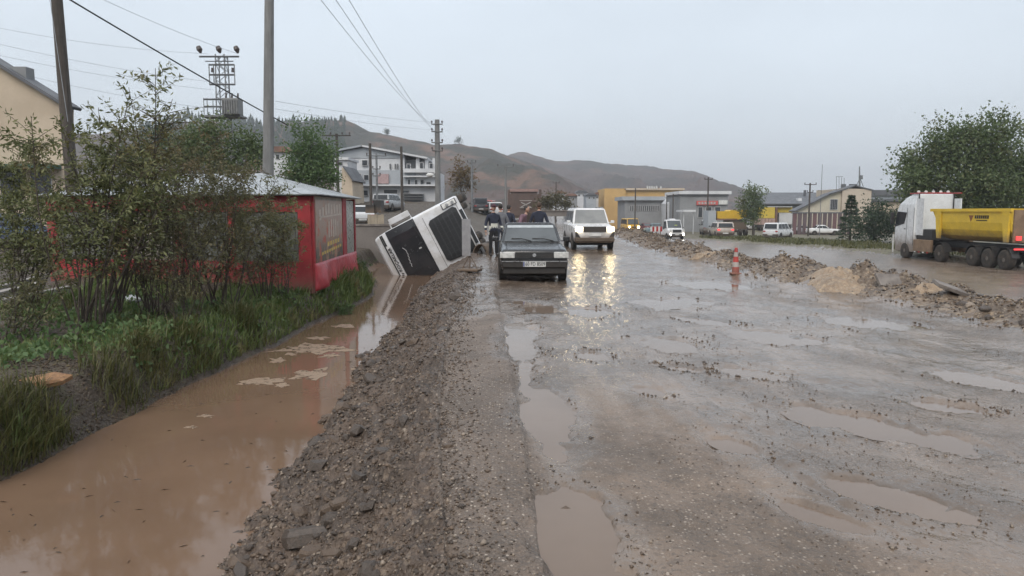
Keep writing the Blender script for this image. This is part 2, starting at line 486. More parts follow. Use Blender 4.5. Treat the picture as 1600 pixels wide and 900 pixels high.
M_berm = soil_material('median_rubble', (0.15, 0.108, 0.074), (0.085, 0.063, 0.046), (0.24, 0.175, 0.115), (0.30, 0.25, 0.19), 0.6, 11.0)
M_verge = soil_material('weedy_verge', (0.115, 0.105, 0.06), (0.10, 0.08, 0.058), (0.15, 0.14, 0.075), (0.2, 0.18, 0.13), 0.2, 4.0, 0.85)
M_far = soil_material('far_land', (0.13, 0.105, 0.075), (0.10, 0.095, 0.06), (0.17, 0.13, 0.09), (0.2, 0.17, 0.13), 0.2, 0.08, 0.9)

# ------------------------------------------------------------------ one grid, cut into the strips of the setting
ys = [2.2]
while ys[-1] < 175:
    y = ys[-1]; ys.append(y + max(0.012, min(0.00135 * y * y, 0.0125 * y)))
ys = np.array(ys)
ts = np.concatenate([np.linspace(-1.25, -0.72, 70)[:-1], np.linspace(-0.72, 0.72, 560), np.linspace(0.72, 1.25, 70)[1:]])
NY, NX = len(ys), len(ts)
GX = ys[:, None] * ts[None, :]
GY = np.repeat(ys[:, None], NX, 1)
GZ = ground(GX, GY)
verts = np.stack([GX, GY, GZ], -1).reshape(-1, 3)
idx = np.arange(NY * NX).reshape(NY, NX)
quads = np.stack([idx[:-1, :-1], idx[:-1, 1:], idx[1:, 1:], idx[1:, :-1]], -1).reshape(-1, 4)
fc = verts[quads].mean(1)
fx, fy = fc[:, 0], fc[:, 1]
jit = 0.16 * fbm(fx * 3, fy * 3, 51, 3)
z_x = [x_left_water(fy) - 0.02, x_right_water(fy), x_edge(fy) + jit, x_berm(fy) - w_berm(fy) * 1.12 + jit * 1.5, x_berm(fy) + w_berm(fy) * 1.12 + jit * 1.5, x_verge(fy) + jit * 3]
zone = np.zeros(len(quads), int)
for k, bx in enumerate(z_x): zone += (fx > bx).astype(int)
zone[(zone == 1) & (fy > 44)] = 0
zone[(zone == 2) & (fy > 44)] = 0
pf_v = puddle_field(GX, GY)
wet = 0.50 + 0.55 * fbm(GX * 0.8 + 0.5 * GY * ss(0.6, 2.2, GX), GY * 0.35, 61, 4)
wet = wet + 0.12 * ss(4.5, 7, GY) + 0.45 * ss(6, 16, GY) + 0.40 * ss(0.5, 2.4, GX) - 0.75 * (1 - ss(0, 0.25, GX - x_seam(GY))) * (1 - ss(9, 14, GY)) - 0.45 * (1 - ss(3.5, 6.5, GY)) * (1 - ss(1.5, 2.6, GX))
wet = wet + 0.8 * (1 - ss(0.9, 2.2, pf_v))
wet = np.clip(wet, 0, 1).ravel()
grav = ((1 - ss(-0.1, 0.25, GX - x_seam(GY))) * (1 - ss(8, 13, GY)) + 0.9 * (1 - ss(0, 0.5, GX - x_edge(GY))) * (1 - ss(20, 30, GY)) + np.clip(1.6 * fbm(GX * 0.9 + 0.4 * GY * ss(0.6, 2.2, GX), GY * 0.5, 63, 4), 0, 0.55) * (pf_v > 1.3)).clip(0, 1).ravel()
SETTING = {}
for k, (nm, m) in enumerate([('ditch_bank', M_soil), ('ditch_bed', M_bed), ('embankment', M_bank), ('road', M_road), ('median_berm', M_berm), ('carriageway', M_lane), ('verge', M_verge)]):
    q = quads[zone == k]
    used, inv = np.unique(q, return_inverse=True)
    o = np_mesh(nm, verts[used], inv.reshape(q.shape), m, smooth=True)
    a = o.data.attributes.new('wet', 'FLOAT', 'POINT'); a.data.foreach_set('value', wet[used].astype(np.float32))
    a = o.data.attributes.new('grav', 'FLOAT', 'POINT'); a.data.foreach_set('value', grav[used].astype(np.float32))
    tag(o, kind='structure'); SETTING[nm] = o

# far land: from the end of the strips to the horizon and round behind the camera
def far_z(x, y):
    r = np.hypot(x, y)
    z = land(x, np.minimum(y, 175)) * (1 - ss(160, 420, r)) - 0.35 + 3.0 * ss(250, 700, r)
    return z
m = MB()
rr = [150, 165, 185, 215, 260, 330, 430, 600, 900, 1400, 2300]
aa = np.linspace(R(-58), R(58), 70)
rings = [[(r * math.sin(a), r * math.cos(a), float(far_z(np.array(r * math.sin(a)), np.array(r * math.cos(a)))) - (0.25 if r < 176 else 0)) for a in aa] for r in rr]
m.rings(rings, caps=False, closed=False)
tag(m.build('far_plain', M_far, smooth=True), kind='structure')
m = MB()
m.add([(-2300, -2300, -3.4), (2300, -2300, -3.4), (2300, 2300, -3.4), (-2300, 2300, -3.4)], [(0, 1, 2, 3)])
tag(m.build('ground', M_far), kind='structure')

# ------------------------------------------------------------------ water
def water_material(name, base, rough=0.05, ripple=0.12, rscale=3.0, stretch=(1, 1, 1)):
    n = NT(name)
    col = n.mix(n.rng(n.noise(0.9, 4), 0.35, 0.65), base, tuple(c * 0.88 for c in base))
    b = n.bump(n.noise(rscale, 3, 0.5, n.mapped(stretch)), ripple, 0.02)
    b = n.bump(n.noise(rscale * 7, 3, 0.5), ripple * 0.35, 0.008, b)
    return n.set(base=col, rough=rough, normal=b, ior=1.33)
M_water = water_material('silty_brown_water', (0.170, 0.109, 0.072), 0.05, 0.10, 2.2)
M_pud = water_material('puddle_water', (0.18, 0.132, 0.099), 0.04, 0.06, 5.0)
yy = np.linspace(1.5, 44, 220)
m = MB()
m.rings([[(float(x_left_water(np.array(y))) - 0.5, y, WATER_Z), (float(x_right_water(np.array(y))) + 0.35, y, WATER_Z)] for y in yy], caps=False, closed=False)
water = tag(m.build('ditch_water', M_water), kind='structure')
_n = NT('scum_foam')
_f = _n.noise(7.0, 6, 0.7); _v = _n.voronoi(60.0)
_n.set(base=_n.mix(_n.rng(_v.outputs['Distance'], 0.1, 0.5), (0.36, 0.27, 0.19), (0.24, 0.17, 0.115)), rough=0.6, normal=_n.bump(_v.outputs['Distance'], 0.5, 0.01))
_n.l(_n.rng(_f, 0.38, 0.50), _n.b.inputs['Alpha'])
M_foam = _n.m
for i, (px, py, wpx, hpx) in enumerate([(487, 545, 98, 15), (485, 585, 52, 17), (412, 596, 50, 13), (432, 563, 26, 9), (440, 602, 20, 7), (518, 556, 24, 6), (500, 528, 30, 5), (560, 575, 22, 5), (535, 510, 28, 5), (455, 553, 16, 5), (325, 650, 26, 5), (300, 668, 18, 4)]):
    d = ray(px, py); p = EYE + d * ((WATER_Z - EYE.z) / d.z)
    sx = wpx / FPX * p.y / 2; sy = hpx / FPX * p.y / 2 / ((EYE.z - WATER_Z) / p.y)
    m = MB(); k = 26; ring = []
    for j in range(k):
        a = 2 * math.pi * j / k; w = 1 + 1.3 * float(fbm(np.array(math.cos(a) * 2.2 + i * 7), np.array(math.sin(a) * 2.2), 71, 4))
        ring.append((p.x + sx * math.cos(a) * w, p.y + sy * math.sin(a) * w))
    m.rings([[(x, y, WATER_Z + 0.003) for x, y in ring], [(p.x + (x - p.x) * 0.93, p.y + (y - p.y) * 0.93, WATER_Z + 0.006) for x, y in ring]])
    m.build('foam_patch', M_foam, water)
for ip, (cx, cy_, a, b, t) in enumerate(PUDDLES):
    m = MB(); k = 44
    z = lz(cx, cy_) - 0.014 - 0.0004 * ip
    ang = np.linspace(0, 2 * math.pi, k, endpoint=False)
    rs_ = np.linspace(0.05, 1.75, 60)
    A_, R_g = np.meshgrid(ang, rs_, indexing='ij')
    U, Vv = a * np.cos(A_) * R_g, b * np.sin(A_) * R_g
    XX, YY = cx + U * math.cos(t) - Vv * math.sin(t), cy_ + U * math.sin(t) + Vv * math.cos(t)
    pf_ = puddle_field(XX, YY)
    pts = []
    for j in range(k):
        out = np.nonzero(pf_[j] > 1.3)[0]; q = out[0] if len(out) else 59
        pts.append((XX[j, q], YY[j, q], z))
    m.add(pts + [(cx, cy_, z)], [(j, (j + 1) % k, k) for j in range(k)])
    tag(m.build('puddle', M_pud), kind='structure')

# ------------------------------------------------------------------ stones and gravel
def stone_mesh(seed, flat=0.62):
    rnd = random.Random(seed)
    bm = bmesh.new(); bmesh.ops.create_icosphere(bm, subdivisions=1, radius=1.0)
    for v in bm.verts: v.co *= rnd.uniform(0.7, 1.18)
    for v in bm.verts:
        v.co.x *= 1.0; v.co.y *= 0.78; v.co.z *= flat
        if rnd.random() < 0.35: v.co.z = min(v.co.z, 0.35 * flat)
    me = bpy.data.meshes.new('stone'); bm.to_mesh(me); bm.free(); return me
def slabby_mesh(seed):
    rnd = random.Random(seed); m = MB()
    k = rnd.choice([5, 6, 7]); ring = []
    for j in range(k):
        a = 2 * math.pi * j / k + rnd.uniform(-0.25, 0.25); r = rnd.uniform(0.75, 1.1)
        ring.append((r * math.cos(a), 0.7 * r * math.sin(a)))
    m.rings([[(x, y, -0.25) for x, y in ring], [(x * 1.04, y * 1.04, 0.05) for x, y in ring], [(x * 0.86, y * 0.86, 0.24 + rnd.uniform(-.05, .05)) for x, y in ring]])
    me = bpy.data.meshes.new('stone'); me.from_pydata(m.v, [], m.f); me.update(); return me
M_st = [mat('wet_grey_stone', (0.088, 0.067, 0.052), (0.052, 0.040, 0.032), scale=9, rough=0.35, bump=0.5, bscale=25),
        mat('brown_stone', (0.135, 0.095, 0.066), (0.085, 0.060, 0.043), scale=9, rough=0.45, bump=0.5, bscale=25),
        mat('pale_stone', (0.28, 0.225, 0.175), (0.20, 0.16, 0.125), scale=9, rough=0.5, bump=0.4, bscale=25)]
STONES = []
for i in range(9):
    me = stone_mesh(100 + i) if i < 6 else slabby_mesh(100 + i)
    me.materials.append(M_st[[0, 1, 0, 1, 0, 2, 0, 0, 1][i]]); STONES.append(me)
rnd = random.Random(3)
def put_stone(parent, x, y, s, name='stone', k=None, sink=0.3):
    o = link(name, STONES[k if k is not None else rnd.choices(range(9), [4, 3, 4, 3, 4, .6, 3, 3, 2])[0]], parent)
    o.location = (x, y, gz(x, y) + s * 0.62 * (0.5 - sink))
    o.rotation_euler = (rnd.uniform(-.5, .5), rnd.uniform(-.5, .5), rnd.uniform(0, 6.28))
    o.scale = (s, s * rnd.uniform(.75, 1.1), s * rnd.uniform(.7, 1.1))
    return o
EMB = SETTING['embankment']
n_st = 0
while n_st < 235:
    y = 3.0 + 15.0 * rnd.random() ** 1.7
    t = rnd.random() ** 0.8
    xr, xe = float(x_right_water(np.array(y))), float(x_edge(np.array(y)))
    x = xr + (xe - xr) * (t * 0.95 - 0.03)
    s = rnd.uniform(0.022, 0.055) * (1.35 - 0.6 * t) * (0.8 + 0.035 * y)
    if rnd.random() < 0.10: s *= 1.9
    put_stone(EMB, x, y, s); n_st += 1
for px, py, s, k in [(345, 862, 0.13, 0), (480, 830, 0.24, 7), (505, 660, 0.09, 1), (640, 500, 0.17, 2), (700, 705, 0.06, 1), (600, 700, 0.1, 6), (560, 760, 0.09, 4), (520, 610, 0.07, 0), (690, 520, 0.12, 7), (885, 792, 0.05, 1), (710, 470, 0.16, 2)]:
    p = gnd(px, py); put_stone(EMB, p.x, p.y, s, k=k)
for i in range(42):
    y = 3.2 + 12.0 * rnd.random() ** 1.5
    xr, xe = float(x_right_water(np.array(y))), float(x_edge(np.array(y)))
    put_stone(EMB, xr + (xe - xr) * rnd.uniform(0.0, 0.75), y, rnd.uniform(0.06, 0.13) * (0.8 + 0.03 * y), 'clod', rnd.choice([0, 1, 2, 3, 4, 8]), 0.42)
# gravel too small to pick apart
def pebble_cloud(name, xs, ysz, sizes, mats, lift=0.25):
    base = np.array([(1, 0, 0), (-.5, .8, 0), (-.5, -.8, 0), (.1, .1, .7), (-.1, 0, -.6)], float)
    tri = np.array([(0, 1, 3), (1, 2, 3), (2, 0, 3), (1, 0, 4), (2, 1, 4), (0, 2, 4)])
    n = len(xs)
    zs = ground(xs, ysz)
    V = base[None] * (1 + 0.5 * (np.random.rand(n, 5, 1) - 0.5)) * np.random.uniform(0.7, 1.2, (n, 1, 3))
    ang = np.random.rand(n) * 6.28; c, s_ = np.cos(ang)[:, None], np.sin(ang)[:, None]
    X = V[:, :, 0] * c - V[:, :, 1] * s_; Y = V[:, :, 0] * s_ + V[:, :, 1] * c
    V = np.stack([X, Y, V[:, :, 2]], -1) * sizes[:, None, None]
    V += np.stack([xs, ysz, zs + sizes * lift], -1)[:, None]
    F = tri[None] + (np.arange(n) * 5)[:, None, None]
    o = np_mesh(name, V.reshape(-1, 3), F.reshape(-1, 3), None)
    for m_ in mats: o.data.materials.append(m_)
    o.data.polygons.foreach_set('material_index', np.repeat(np.random.choice(len(mats), n, p=[0.42, 0.40, 0.18][:len(mats)]), 6).astype(np.int32))
    return o
N = 26000
yv = 2.4 + 20 * np.random.rand(N) ** 2.3
tv = np.random.rand(N)
xr_, xe_ = x_right_water(yv), x_edge(yv)
xv = xr_ + (xe_ - xr_ + 0.10) * (tv ** 0.75 * 1.02 - 0.04) + np.where(tv > 0.8, np.random.rand(N) ** 1.8 * 0.35, 0)
sv = np.random.uniform(0.004, 0.017, N) * (1.25 - 0.4 * tv) * (0.8 + 0.05 * yv) * np.where(np.random.rand(N) < .06, 1.9, 1.0)
tag(pebble_cloud('gravel', xv, yv, sv, M_st), 'loose wet gravel and crushed stone covering the ditch embankment', 'gravel', kind='stuff')
N = 8000
yv = 2.4 + 13 * np.random.rand(N) ** 1.7
xv = x_edge(yv) + np.random.rand(N) ** 1.4 * (yv * 0.85 - x_edge(yv))
keep = (puddle_field(xv, yv) > 1.05) & (fbm(xv * 1.2, yv * 0.8, 81, 3) + 0.35 * (xv < x_seam(yv)) > 0.02)
xv, yv = xv[keep], yv[keep]
sv = np.random.uniform(0.003, 0.010, len(xv)) * (0.8 + 0.05 * yv)
N = 2400
pi_ = np.random.randint(0, len(PUDDLES), N); PA = np.array(PUDDLES)[pi_]; an_ = np.random.rand(N) * 6.28; rr2 = 1.0 + 0.75 * np.random.rand(N)
u_, v_2 = PA[:, 2] * np.cos(an_) * rr2, PA[:, 3] * np.sin(an_) * rr2
x2, y2 = PA[:, 0] + u_ * np.cos(PA[:, 4]) - v_2 * np.sin(PA[:, 4]), PA[:, 1] + u_ * np.sin(PA[:, 4]) + v_2 * np.cos(PA[:, 4])
k2 = (puddle_field(x2, y2) > 1.12) & (puddle_field(x2, y2) < 1.9) & (fbm(x2 * 2.0, y2 * 2.0, 83, 3) > 0.0) & (y2 > 2.5)
x2, y2 = x2[k2], y2[k2]
xv, yv, sv = np.concatenate([xv, x2]), np.concatenate([yv, y2]), np.concatenate([sv, np.random.uniform(0.005, 0.020, len(x2)) * (0.7 + 0.05 * y2)])
tag(pebble_cloud('road_grit', xv, yv, sv, M_st, 0.15), 'scattered grit and small pebbles on the muddy road', 'grit', kind='stuff')
# rubble of the median
BERM = SETTING['median_berm']
for i in range(62):
    y = 9.5 + 26 * rnd.random() ** 1.4
    xb, wb = float(x_berm(np.array(y))), float(w_berm(np.array(y)))
    s = rnd.uniform(0.05, 0.14) * (0.8 + 0.012 * y)
    put_stone(BERM, xb + wb * rnd.uniform(-1, 0.8), y, s, 'rubble_chunk')
N = 13000
yv = 9.0 + 45 * np.random.rand(N) ** 1.6
xv = x_berm(yv) + w_berm(yv) * np.clip(np.random.randn(N) * 0.5, -1.25, 1.25)
sv = np.random.uniform(0.012, 0.04, N) * (0.7 + 0.02 * yv)
M_clod = [mat('berm_clod_brown', (0.17, 0.12, 0.08), rough=0.6), mat('berm_clod_dark', (0.068, 0.053, 0.042), rough=0.5), mat('berm_clod_pale', (0.27, 0.21, 0.145), rough=0.6)]
tag(pebble_cloud('median_gravel', xv, yv, sv, M_clod), 'clods and gravel heaped along the median', 'gravel', kind='stuff')
# sandy patches of the median: heaps of pale sand
M_sand = soil_material('pale_sand', (0.30, 0.215, 0.14), (0.20, 0.145, 0.098), (0.36, 0.265, 0.175), (0.36, 0.30, 0.22), 0.5, 14.0)
for i, (px, py, rx, ry, h, lab) in enumerate([(7.2, 16.2, 0.95, 1.6, 0.30, 'large heap of pale sand on the median beside broken slabs'), (7.85, 14.0, 0.6, 0.7, 0.26, 'pale sand heap between the two broken concrete slabs'), (6.5, 24.0, 0.75, 0.9, 0.25, 'low heap of pale gravel just behind the traffic cone')]):
    p = Vector((px, py, 0)); pz_ = gz(px, py); m = MB(); rg = []
    for j in range(9):
        f = j / 8.0
        ring = []
        for q in range(30):
            a = 2 * math.pi * q / 30
            w = 1 + 0.8 * float(fbm(np.array(math.cos(a) * 1.5 + 9 * i), np.array(math.sin(a) * 1.5), 91, 3))
            x, y = p.x + rx * (1 - f) * w * math.cos(a), p.y + ry * (1 - f) * w * math.sin(a)
            hh = h * (1 - (1 - f) ** 1.6) * (1 + 0.95 * float(fbm(np.array(x * 3), np.array(y * 3), 92, 5, 0.6)))
            ring.append((x, y, pz_ * (0.35 + 0.4 * f) + lz(x, y) * (0.65 - 0.4 * f) - 0.06 + hh))
        rg.append(ring)
    m.rings(rg)
    tag(m.build('sand_heap', M_sand, smooth=True), lab, 'sand heap', 'sand heaps on the median')
M_conc = mat('broken_concrete', (0.20, 0.175, 0.155), (0.13, 0.112, 0.10), scale=5, rough=0.6, bump=0.5, bscale=18)
for px, py, sx, sy, th, rot, lab in [(7.72, 15.0, 0.52, 0.32, 0.07, (R(48), R(4), R(8)), 'broken grey concrete slab standing tilted in the sand heap'), (8.0, 13.3, 0.62, 0.28, 0.07, (R(14), R(20), R(-4)), 'broken grey concrete slab lying sloped at the end of the sand heap')]:
    p = Vector((px, py, 0)); m = MB()
    poly = [(-.5 * sx, -.5 * sy), (.1 * sx, -.55 * sy), (.5 * sx, -.42 * sy), (.46 * sx, .1 * sy), (.5 * sx, .5 * sy), (-.2 * sx, .46 * sy), (-.52 * sx, .5 * sy)]
    m.prism(poly, 2, -th / 2, th / 2)
    o = m.build('concrete_slab', M_conc, bevel=0.012)
    o.location = (p.x, p.y, gz(p.x, p.y) + 0.04); o.rotation_euler = rot
    tag(o, lab, 'slab', 'broken slabs on the median')

# ------------------------------------------------------------------ hills
def hill_material(name, a, b_, c):
    n = NT(name)
    col = n.mix(n.rng(n.noise(0.012, 6, 0.62), 0.42, 0.58), a, b_)
    col = n.mix(n.rng(n.noise(0.03, 6, 0.65), 0.5, 0.66), col, c)
    n.set(base=col, rough=0.95, spec=0.1, normal=n.bump(n.noise(0.02, 7, 0.65), 1.0, 14.0))
    return n.m
def hill(name, sky, D0, D1, mat_, seed):
    """a ridge whose crest stands D1 metres away; sky = crest seen in the photograph"""
    P = [at(px, py, D1) for px, py in sky]
    xs = np.array([p.x for p in P]); zs = np.array([p.z for p in P])
    X = np.linspace(xs[0], xs[-1], 320); Z = np.interp(X, xs, zs)
    k = np.ones(7) / 7; Zs = np.convolve(np.pad(Z, 3, mode='edge'), k, 'valid')
    rows = []
    fr = np.concatenate([np.linspace(0, 1, 46), np.linspace(1.03, 1.6, 12)])
    for f in fr:
        Y = D0 + (D1 - D0) * f
        prof = f ** 1.25 if f <= 1 else 1 - (f - 1) * 1.1
        xx = X * (0.55 + 0.45 * min(f, 1.0)) if f <= 1 else X
        z = -3 + (Zs + 3) * prof
        gul = fbm(xx * 0.014 + 0.004 * Y, np.full_like(xx, Y * 0.005), seed, 6, 0.6)
        z = z + (Zs * 0.42 + 5) * gul * np.clip(4 * f * max(0.05, 1 - min(f, 1.0)), 0, 1) + 1.1 * fbm(xx * 0.05, np.full_like(xx, Y * 0.05), seed + 9, 3) * min(1, f * 2)
        rows.append(np.stack([xx, np.full_like(xx, Y), z], -1))
    V = np.array(rows); ny, nx = V.shape[:2]
    idx = np.arange(ny * nx).reshape(ny, nx)
    F = np.stack([idx[:-1, :-1], idx[:-1, 1:], idx[1:, 1:], idx[1:, :-1]], -1).reshape(-1, 4)
    return tag(np_mesh(name, V.reshape(-1, 3), F, mat_, smooth=True), kind='structure'), X, Zs
M_hill = hill_material('bare_hillside', (0.098, 0.068, 0.058), (0.050, 0.050, 0.040), (0.15, 0.095, 0.07))
M_hill2 = hill_material('far_hillside', (0.082, 0.060, 0.054), (0.052, 0.048, 0.042), (0.118, 0.080, 0.065))
hill('far_hill', [(650, 300), (740, 258), (800, 239), (812, 235), (850, 245), (900, 251), (960, 257), (1010, 264), (1040, 267), (1085, 267), (1105, 275), (1130, 285), (1160, 295), (1200, 305), (1260, 318), (1330, 327)], 420, 900, M_hill2, 121)
_, HX, HZ = hill('wooded_hill', [(-260, 250), (-100, 225), (100, 205), (230, 196), (268, 186), (300, 178), (345, 181), (400, 192), (440, 192), (500, 190), (545, 187), (568, 199), (590, 205), (640, 212), (690, 221), (740, 225), (765, 230), (790, 240), (830, 255), (890, 280), (940, 305), (990, 326)], 260, 560, M_hill, 101)

# ------------------------------------------------------------------ foliage helpers
M_bark = mat('shrub_bark', (0.075, 0.058, 0.045), (0.05, 0.04, 0.032), scale=12, rough=0.8, bump=0.4, bscale=40)
M_trunk = mat('tree_bark', (0.085, 0.068, 0.054), (0.055, 0.045, 0.037), scale=6, rough=0.85, bump=0.5, bscale=20)
M_leaf_shrub = leafmat('olive_shrub_leaf', (0.095, 0.115, 0.045), (0.185, 0.190, 0.080), (0.18, 0.13, 0.06))
M_leaf_dark = leafmat('dark_shrub_leaf', (0.085, 0.092, 0.042), (0.155, 0.140, 0.068), (0.165, 0.11, 0.058))
M_leaf_tree = leafmat('tree_leaf', (0.075, 0.115, 0.045), (0.130, 0.165, 0.070), (0.145, 0.150, 0.065))
M_leaf_green = leafmat('bright_tree_leaf', (0.075, 0.135, 0.048), (0.120, 0.175, 0.065))
M_leaf_pine = leafmat('conifer_needles', (0.036, 0.062, 0.036), (0.062, 0.092, 0.050))
M_leaf_orange = leafmat('autumn_leaf', (0.16, 0.09, 0.035), (0.12, 0.10, 0.045))
M_grass = leafmat('wet_grass', (0.095, 0.150, 0.042), (0.195, 0.235, 0.080), (0.23, 0.20, 0.09))

def leaves(name, P, D, size, mat_, parent, width=0.34, droop=0.0):
    """P points, D rough directions (n,3), size (n,) -> folded leaf faces"""
    n = len(P)
    D = D + np.array([0, 0, -droop])
    D = D / np.maximum(np.linalg.norm(D, axis=1, keepdims=True), 1e-6)
    rnd_ = np.random.randn(n, 3)
    S = np.cross(D, rnd_); S /= np.maximum(np.linalg.norm(S, axis=1, keepdims=True), 1e-6)
    N_ = np.cross(S, D)
    s = size[:, None]
    a = P; b = P + D * s * 0.5 + S * s * width * 0.5 + N_ * s * 0.06
    c = P + D * s - N_ * s * 0.05; d = P + D * s * 0.5 - S * s * width * 0.5 + N_ * s * 0.06
    V = np.stack([a, b, c, d], 1).reshape(-1, 3)
    k = np.arange(n)[:, None] * 4
    F = np.concatenate([k + np.array([[0, 1, 2]]), k + np.array([[0, 2, 3]])], 1).reshape(-1, 3)
    return np_mesh(name, V, F, mat_, parent)

def shrub(name, label, cat, base, height, spread, n_stem, n_leaf, leaf, mat_, seed, lean=(0, 0), bare=0.3, group=None, thick=0.016, top_bias=1.0):
    rd = random.Random(seed)
    root = thing(name, label, cat, base, group=group)
    st = MB(); tips = []
    for i in range(n_stem):
        a = rd.uniform(0, 6.28); h = height * rd.uniform(0.55, 1.0) if i else height
        out = spread * rd.uniform(0.15, 1.0) * (0.6 if i == 0 else 1)
        ex, ey = out * math.cos(a) + lean[0] * h, out * math.sin(a) * 0.7 + lean[1] * h
        b0 = Vector((rd.uniform(-.18, .18) * spread, rd.uniform(-.12, .12) * spread, -0.08))
        pts = []
        wx, wy = rd.uniform(-.1, .1) * h, rd.uniform(-.1, .1) * h
        for j in range(8):
            f = j / 7
            pts.append(b0 + Vector((ex * f ** 1.25 + wx * math.sin(f * 3.1), ey * f ** 1.25 + wy * math.sin(f * 4.0), h * f * (1.0 - 0.06 * f))))
        r0 = thick * rd.uniform(0.55, 1.0)
        st.tube(pts, [r0 * (1 - 0.85 * j / 7) + 0.0015 for j in range(8)], 5)
        nb = int(6 + 5 * h)
        for k in range(nb):
            f = bare + (0.97 - bare) * rd.random()
            j = min(int(f * 7), 6); p = pts[j].lerp(pts[j + 1], f * 7 - j)
            ba = rd.uniform(0, 6.28); bl = height * rd.uniform(0.10, 0.26) * (1.15 - 0.6 * f)
            d = Vector((math.cos(ba), math.sin(ba), rd.uniform(0.2, 1.0))).normalized()
            q = [p + d * bl * g + Vector((0, 0, -0.10 * bl * g * g)) for g in (0, .35, .7, 1)]
            st.tube(q, [r0 * 0.32, r0 * 0.25, r0 * 0.16, 0.0015], 4)
            tips.append((q, f))
        tips.append(([pts[4], pts[5], pts[6], pts[7]], 1.0))
    st.build('stems', M_bark, root)
    w = [(0.35 + t[1]) ** top_bias for t in tips]
    ch = rd.choices(range(len(tips)), w, k=n_leaf)
    P = np.empty((n_leaf, 3)); D = np.empty((n_leaf, 3))
    for i, c in enumerate(ch):
        q = tips[c][0]; g = rd.random() ** 0.7 * 3; j = min(int(g), 2)
        p = q[j].lerp(q[j + 1], g - j); d = (q[j + 1] - q[j]).normalized()
        P[i] = p; D[i] = d
    D = D * 0.7 + np.random.randn(n_leaf, 3) * 0.6
    P += np.random.randn(n_leaf, 3) * leaf * 0.35
    leaves('crown', P, D, leaf * np.random.uniform(0.6, 1.2, n_leaf), mat_, root, 0.33, 0.45)
    return root

def tree(name, label, cat, base, clumps, trunk_h, trunk_r, n_leaf, leaf, mat_, seed, group=None, width=0.6):
    """clumps: (x, y, z, rx, ry, rz) relative to base"""
    rd = random.Random(seed); rs = np.random.RandomState(seed)
    root = thing(name, label, cat, base, group=group)
    t = MB()
    top = Vector((clumps[0][0] * 0.4, 0, trunk_h))
    t.tube([(0, 0, -0.3), (0.05 * trunk_h * 0.2, 0, trunk_h * 0.4), top * 0.8, top], [trunk_r * 1.25, trunk_r, trunk_r * 0.8, trunk_r * 0.65], 8)
    for c in clumps:
        e = Vector(c[:3]); s = top * rd.uniform(0.75, 1.0)
        mid = s.lerp(e, 0.5) + Vector((rd.uniform(-.1, .1), rd.uniform(-.1, .1), 0.08)) * (e - s).length
        t.tube([s, mid, e, e + (e - mid) * 0.5], [trunk_r * 0.45, trunk_r * 0.3, trunk_r * 0.15, 0.01], 5)
        for k in range(5):
            d = Vector((rd.gauss(0, 1), rd.gauss(0, 1), rd.gauss(0.3, 0.8))).normalized()
            t.tube([mid.lerp(e, rd.random()), e + Vector((d.x * c[3], d.y * c[4], d.z * c[5])) * 0.8], [trunk_r * 0.13, 0.008], 4)
    t.build('trunk', M_trunk, root)
    vol = np.array([c[3] * c[4] * c[5] for c in clumps]) ** 0.67; vol /= vol.sum()
    ci = rs.choice(len(clumps), n_leaf, p=vol); C = np.array(clumps)[ci]
    # twig clusters: leaves gather round random points of each clump
    ncl = max(12, n_leaf // 26)
    cc = rs.choice(len(clumps), ncl, p=vol); CC = np.array(clumps)[cc]
    d = rs.randn(ncl, 3); d /= np.linalg.norm(d, axis=1, keepdims=True)
    r = rs.rand(ncl, 1) ** 0.42
    pos = CC[:, :3] + d * r * CC[:, 3:] * (1 + 0.22 * rs.randn(ncl, 1))
    k = rs.choice(ncl, n_leaf)
    sp = 0.13 * np.mean(CC[:, 3:], axis=1)[k][:, None] + leaf * 0.6
    P = pos[k] + rs.randn(n_leaf, 3) * sp
    D = d[k] * 0.5 + rs.randn(n_leaf, 3)
    leaves('crown', P, D, leaf * rs.uniform(0.6, 1.25, n_leaf), mat_, root, width, 0.25)
    return root

# ------------------------------------------------------------------ shrubs of the near ditch bank
def bank(px, Y):
    x = (px - CX) / FPX * Y
    return (x, Y, gz(x, Y))
BUSH = 'shrubs along the ditch bank'
shrub('bank_shrub', 'tall loose leafy shrub with many bare stems before the leaning wooden pole', 'shrub', bank(132, 10.6), 3.75, 1.25, 17, 6600, 0.088, M_leaf_shrub, 1, (0.02, 0), 0.30, BUSH, 0.020)
shrub('bank_shrub', 'long arching shrub branch reaching up towards the lattice pole', 'shrub', bank(172, 11.4), 4.15, 0.8, 8, 2178, 0.098, M_leaf_shrub, 2, (0.16, 0), 0.40, BUSH, 0.020, 1.2)
shrub('bank_shrub', 'wide olive shrub at the edge of the picture before the cream building', 'shrub', bank(30, 11.8), 3.05, 1.45, 15, 5800, 0.085, M_leaf_shrub, 3, (-0.02, 0), 0.22, BUSH, 0.016)
shrub('bank_shrub', 'dense brown-green shrub before the red kiosk window', 'shrub', bank(345, 13.2), 3.1, 1.35, 17, 7600, 0.072, M_leaf_dark, 4, (-0.02, 0), 0.22, BUSH, 0.015)
shrub('bank_shrub', 'twiggy dark shrub below the tall grey pole', 'shrub', bank(408, 14.6), 2.85, 0.85, 12, 4700, 0.072, M_leaf_dark, 5, (-0.03, 0), 0.20, BUSH, 0.014)
shrub('bank_shrub', 'brown thicket of thin stems between the tall shrub and the kiosk', 'shrub', bank(236, 12.2), 3.0, 1.25, 24, 6200, 0.072, M_leaf_dark, 6, (0, 0), 0.28, BUSH, 0.014)
shrub('bank_shrub', 'low weedy shrub by the concrete beams', 'shrub', bank(20, 9.6), 1.25, 0.8, 9, 1122, 0.075, M_leaf_dark, 7, (0, 0), 0.15, BUSH, 0.010)
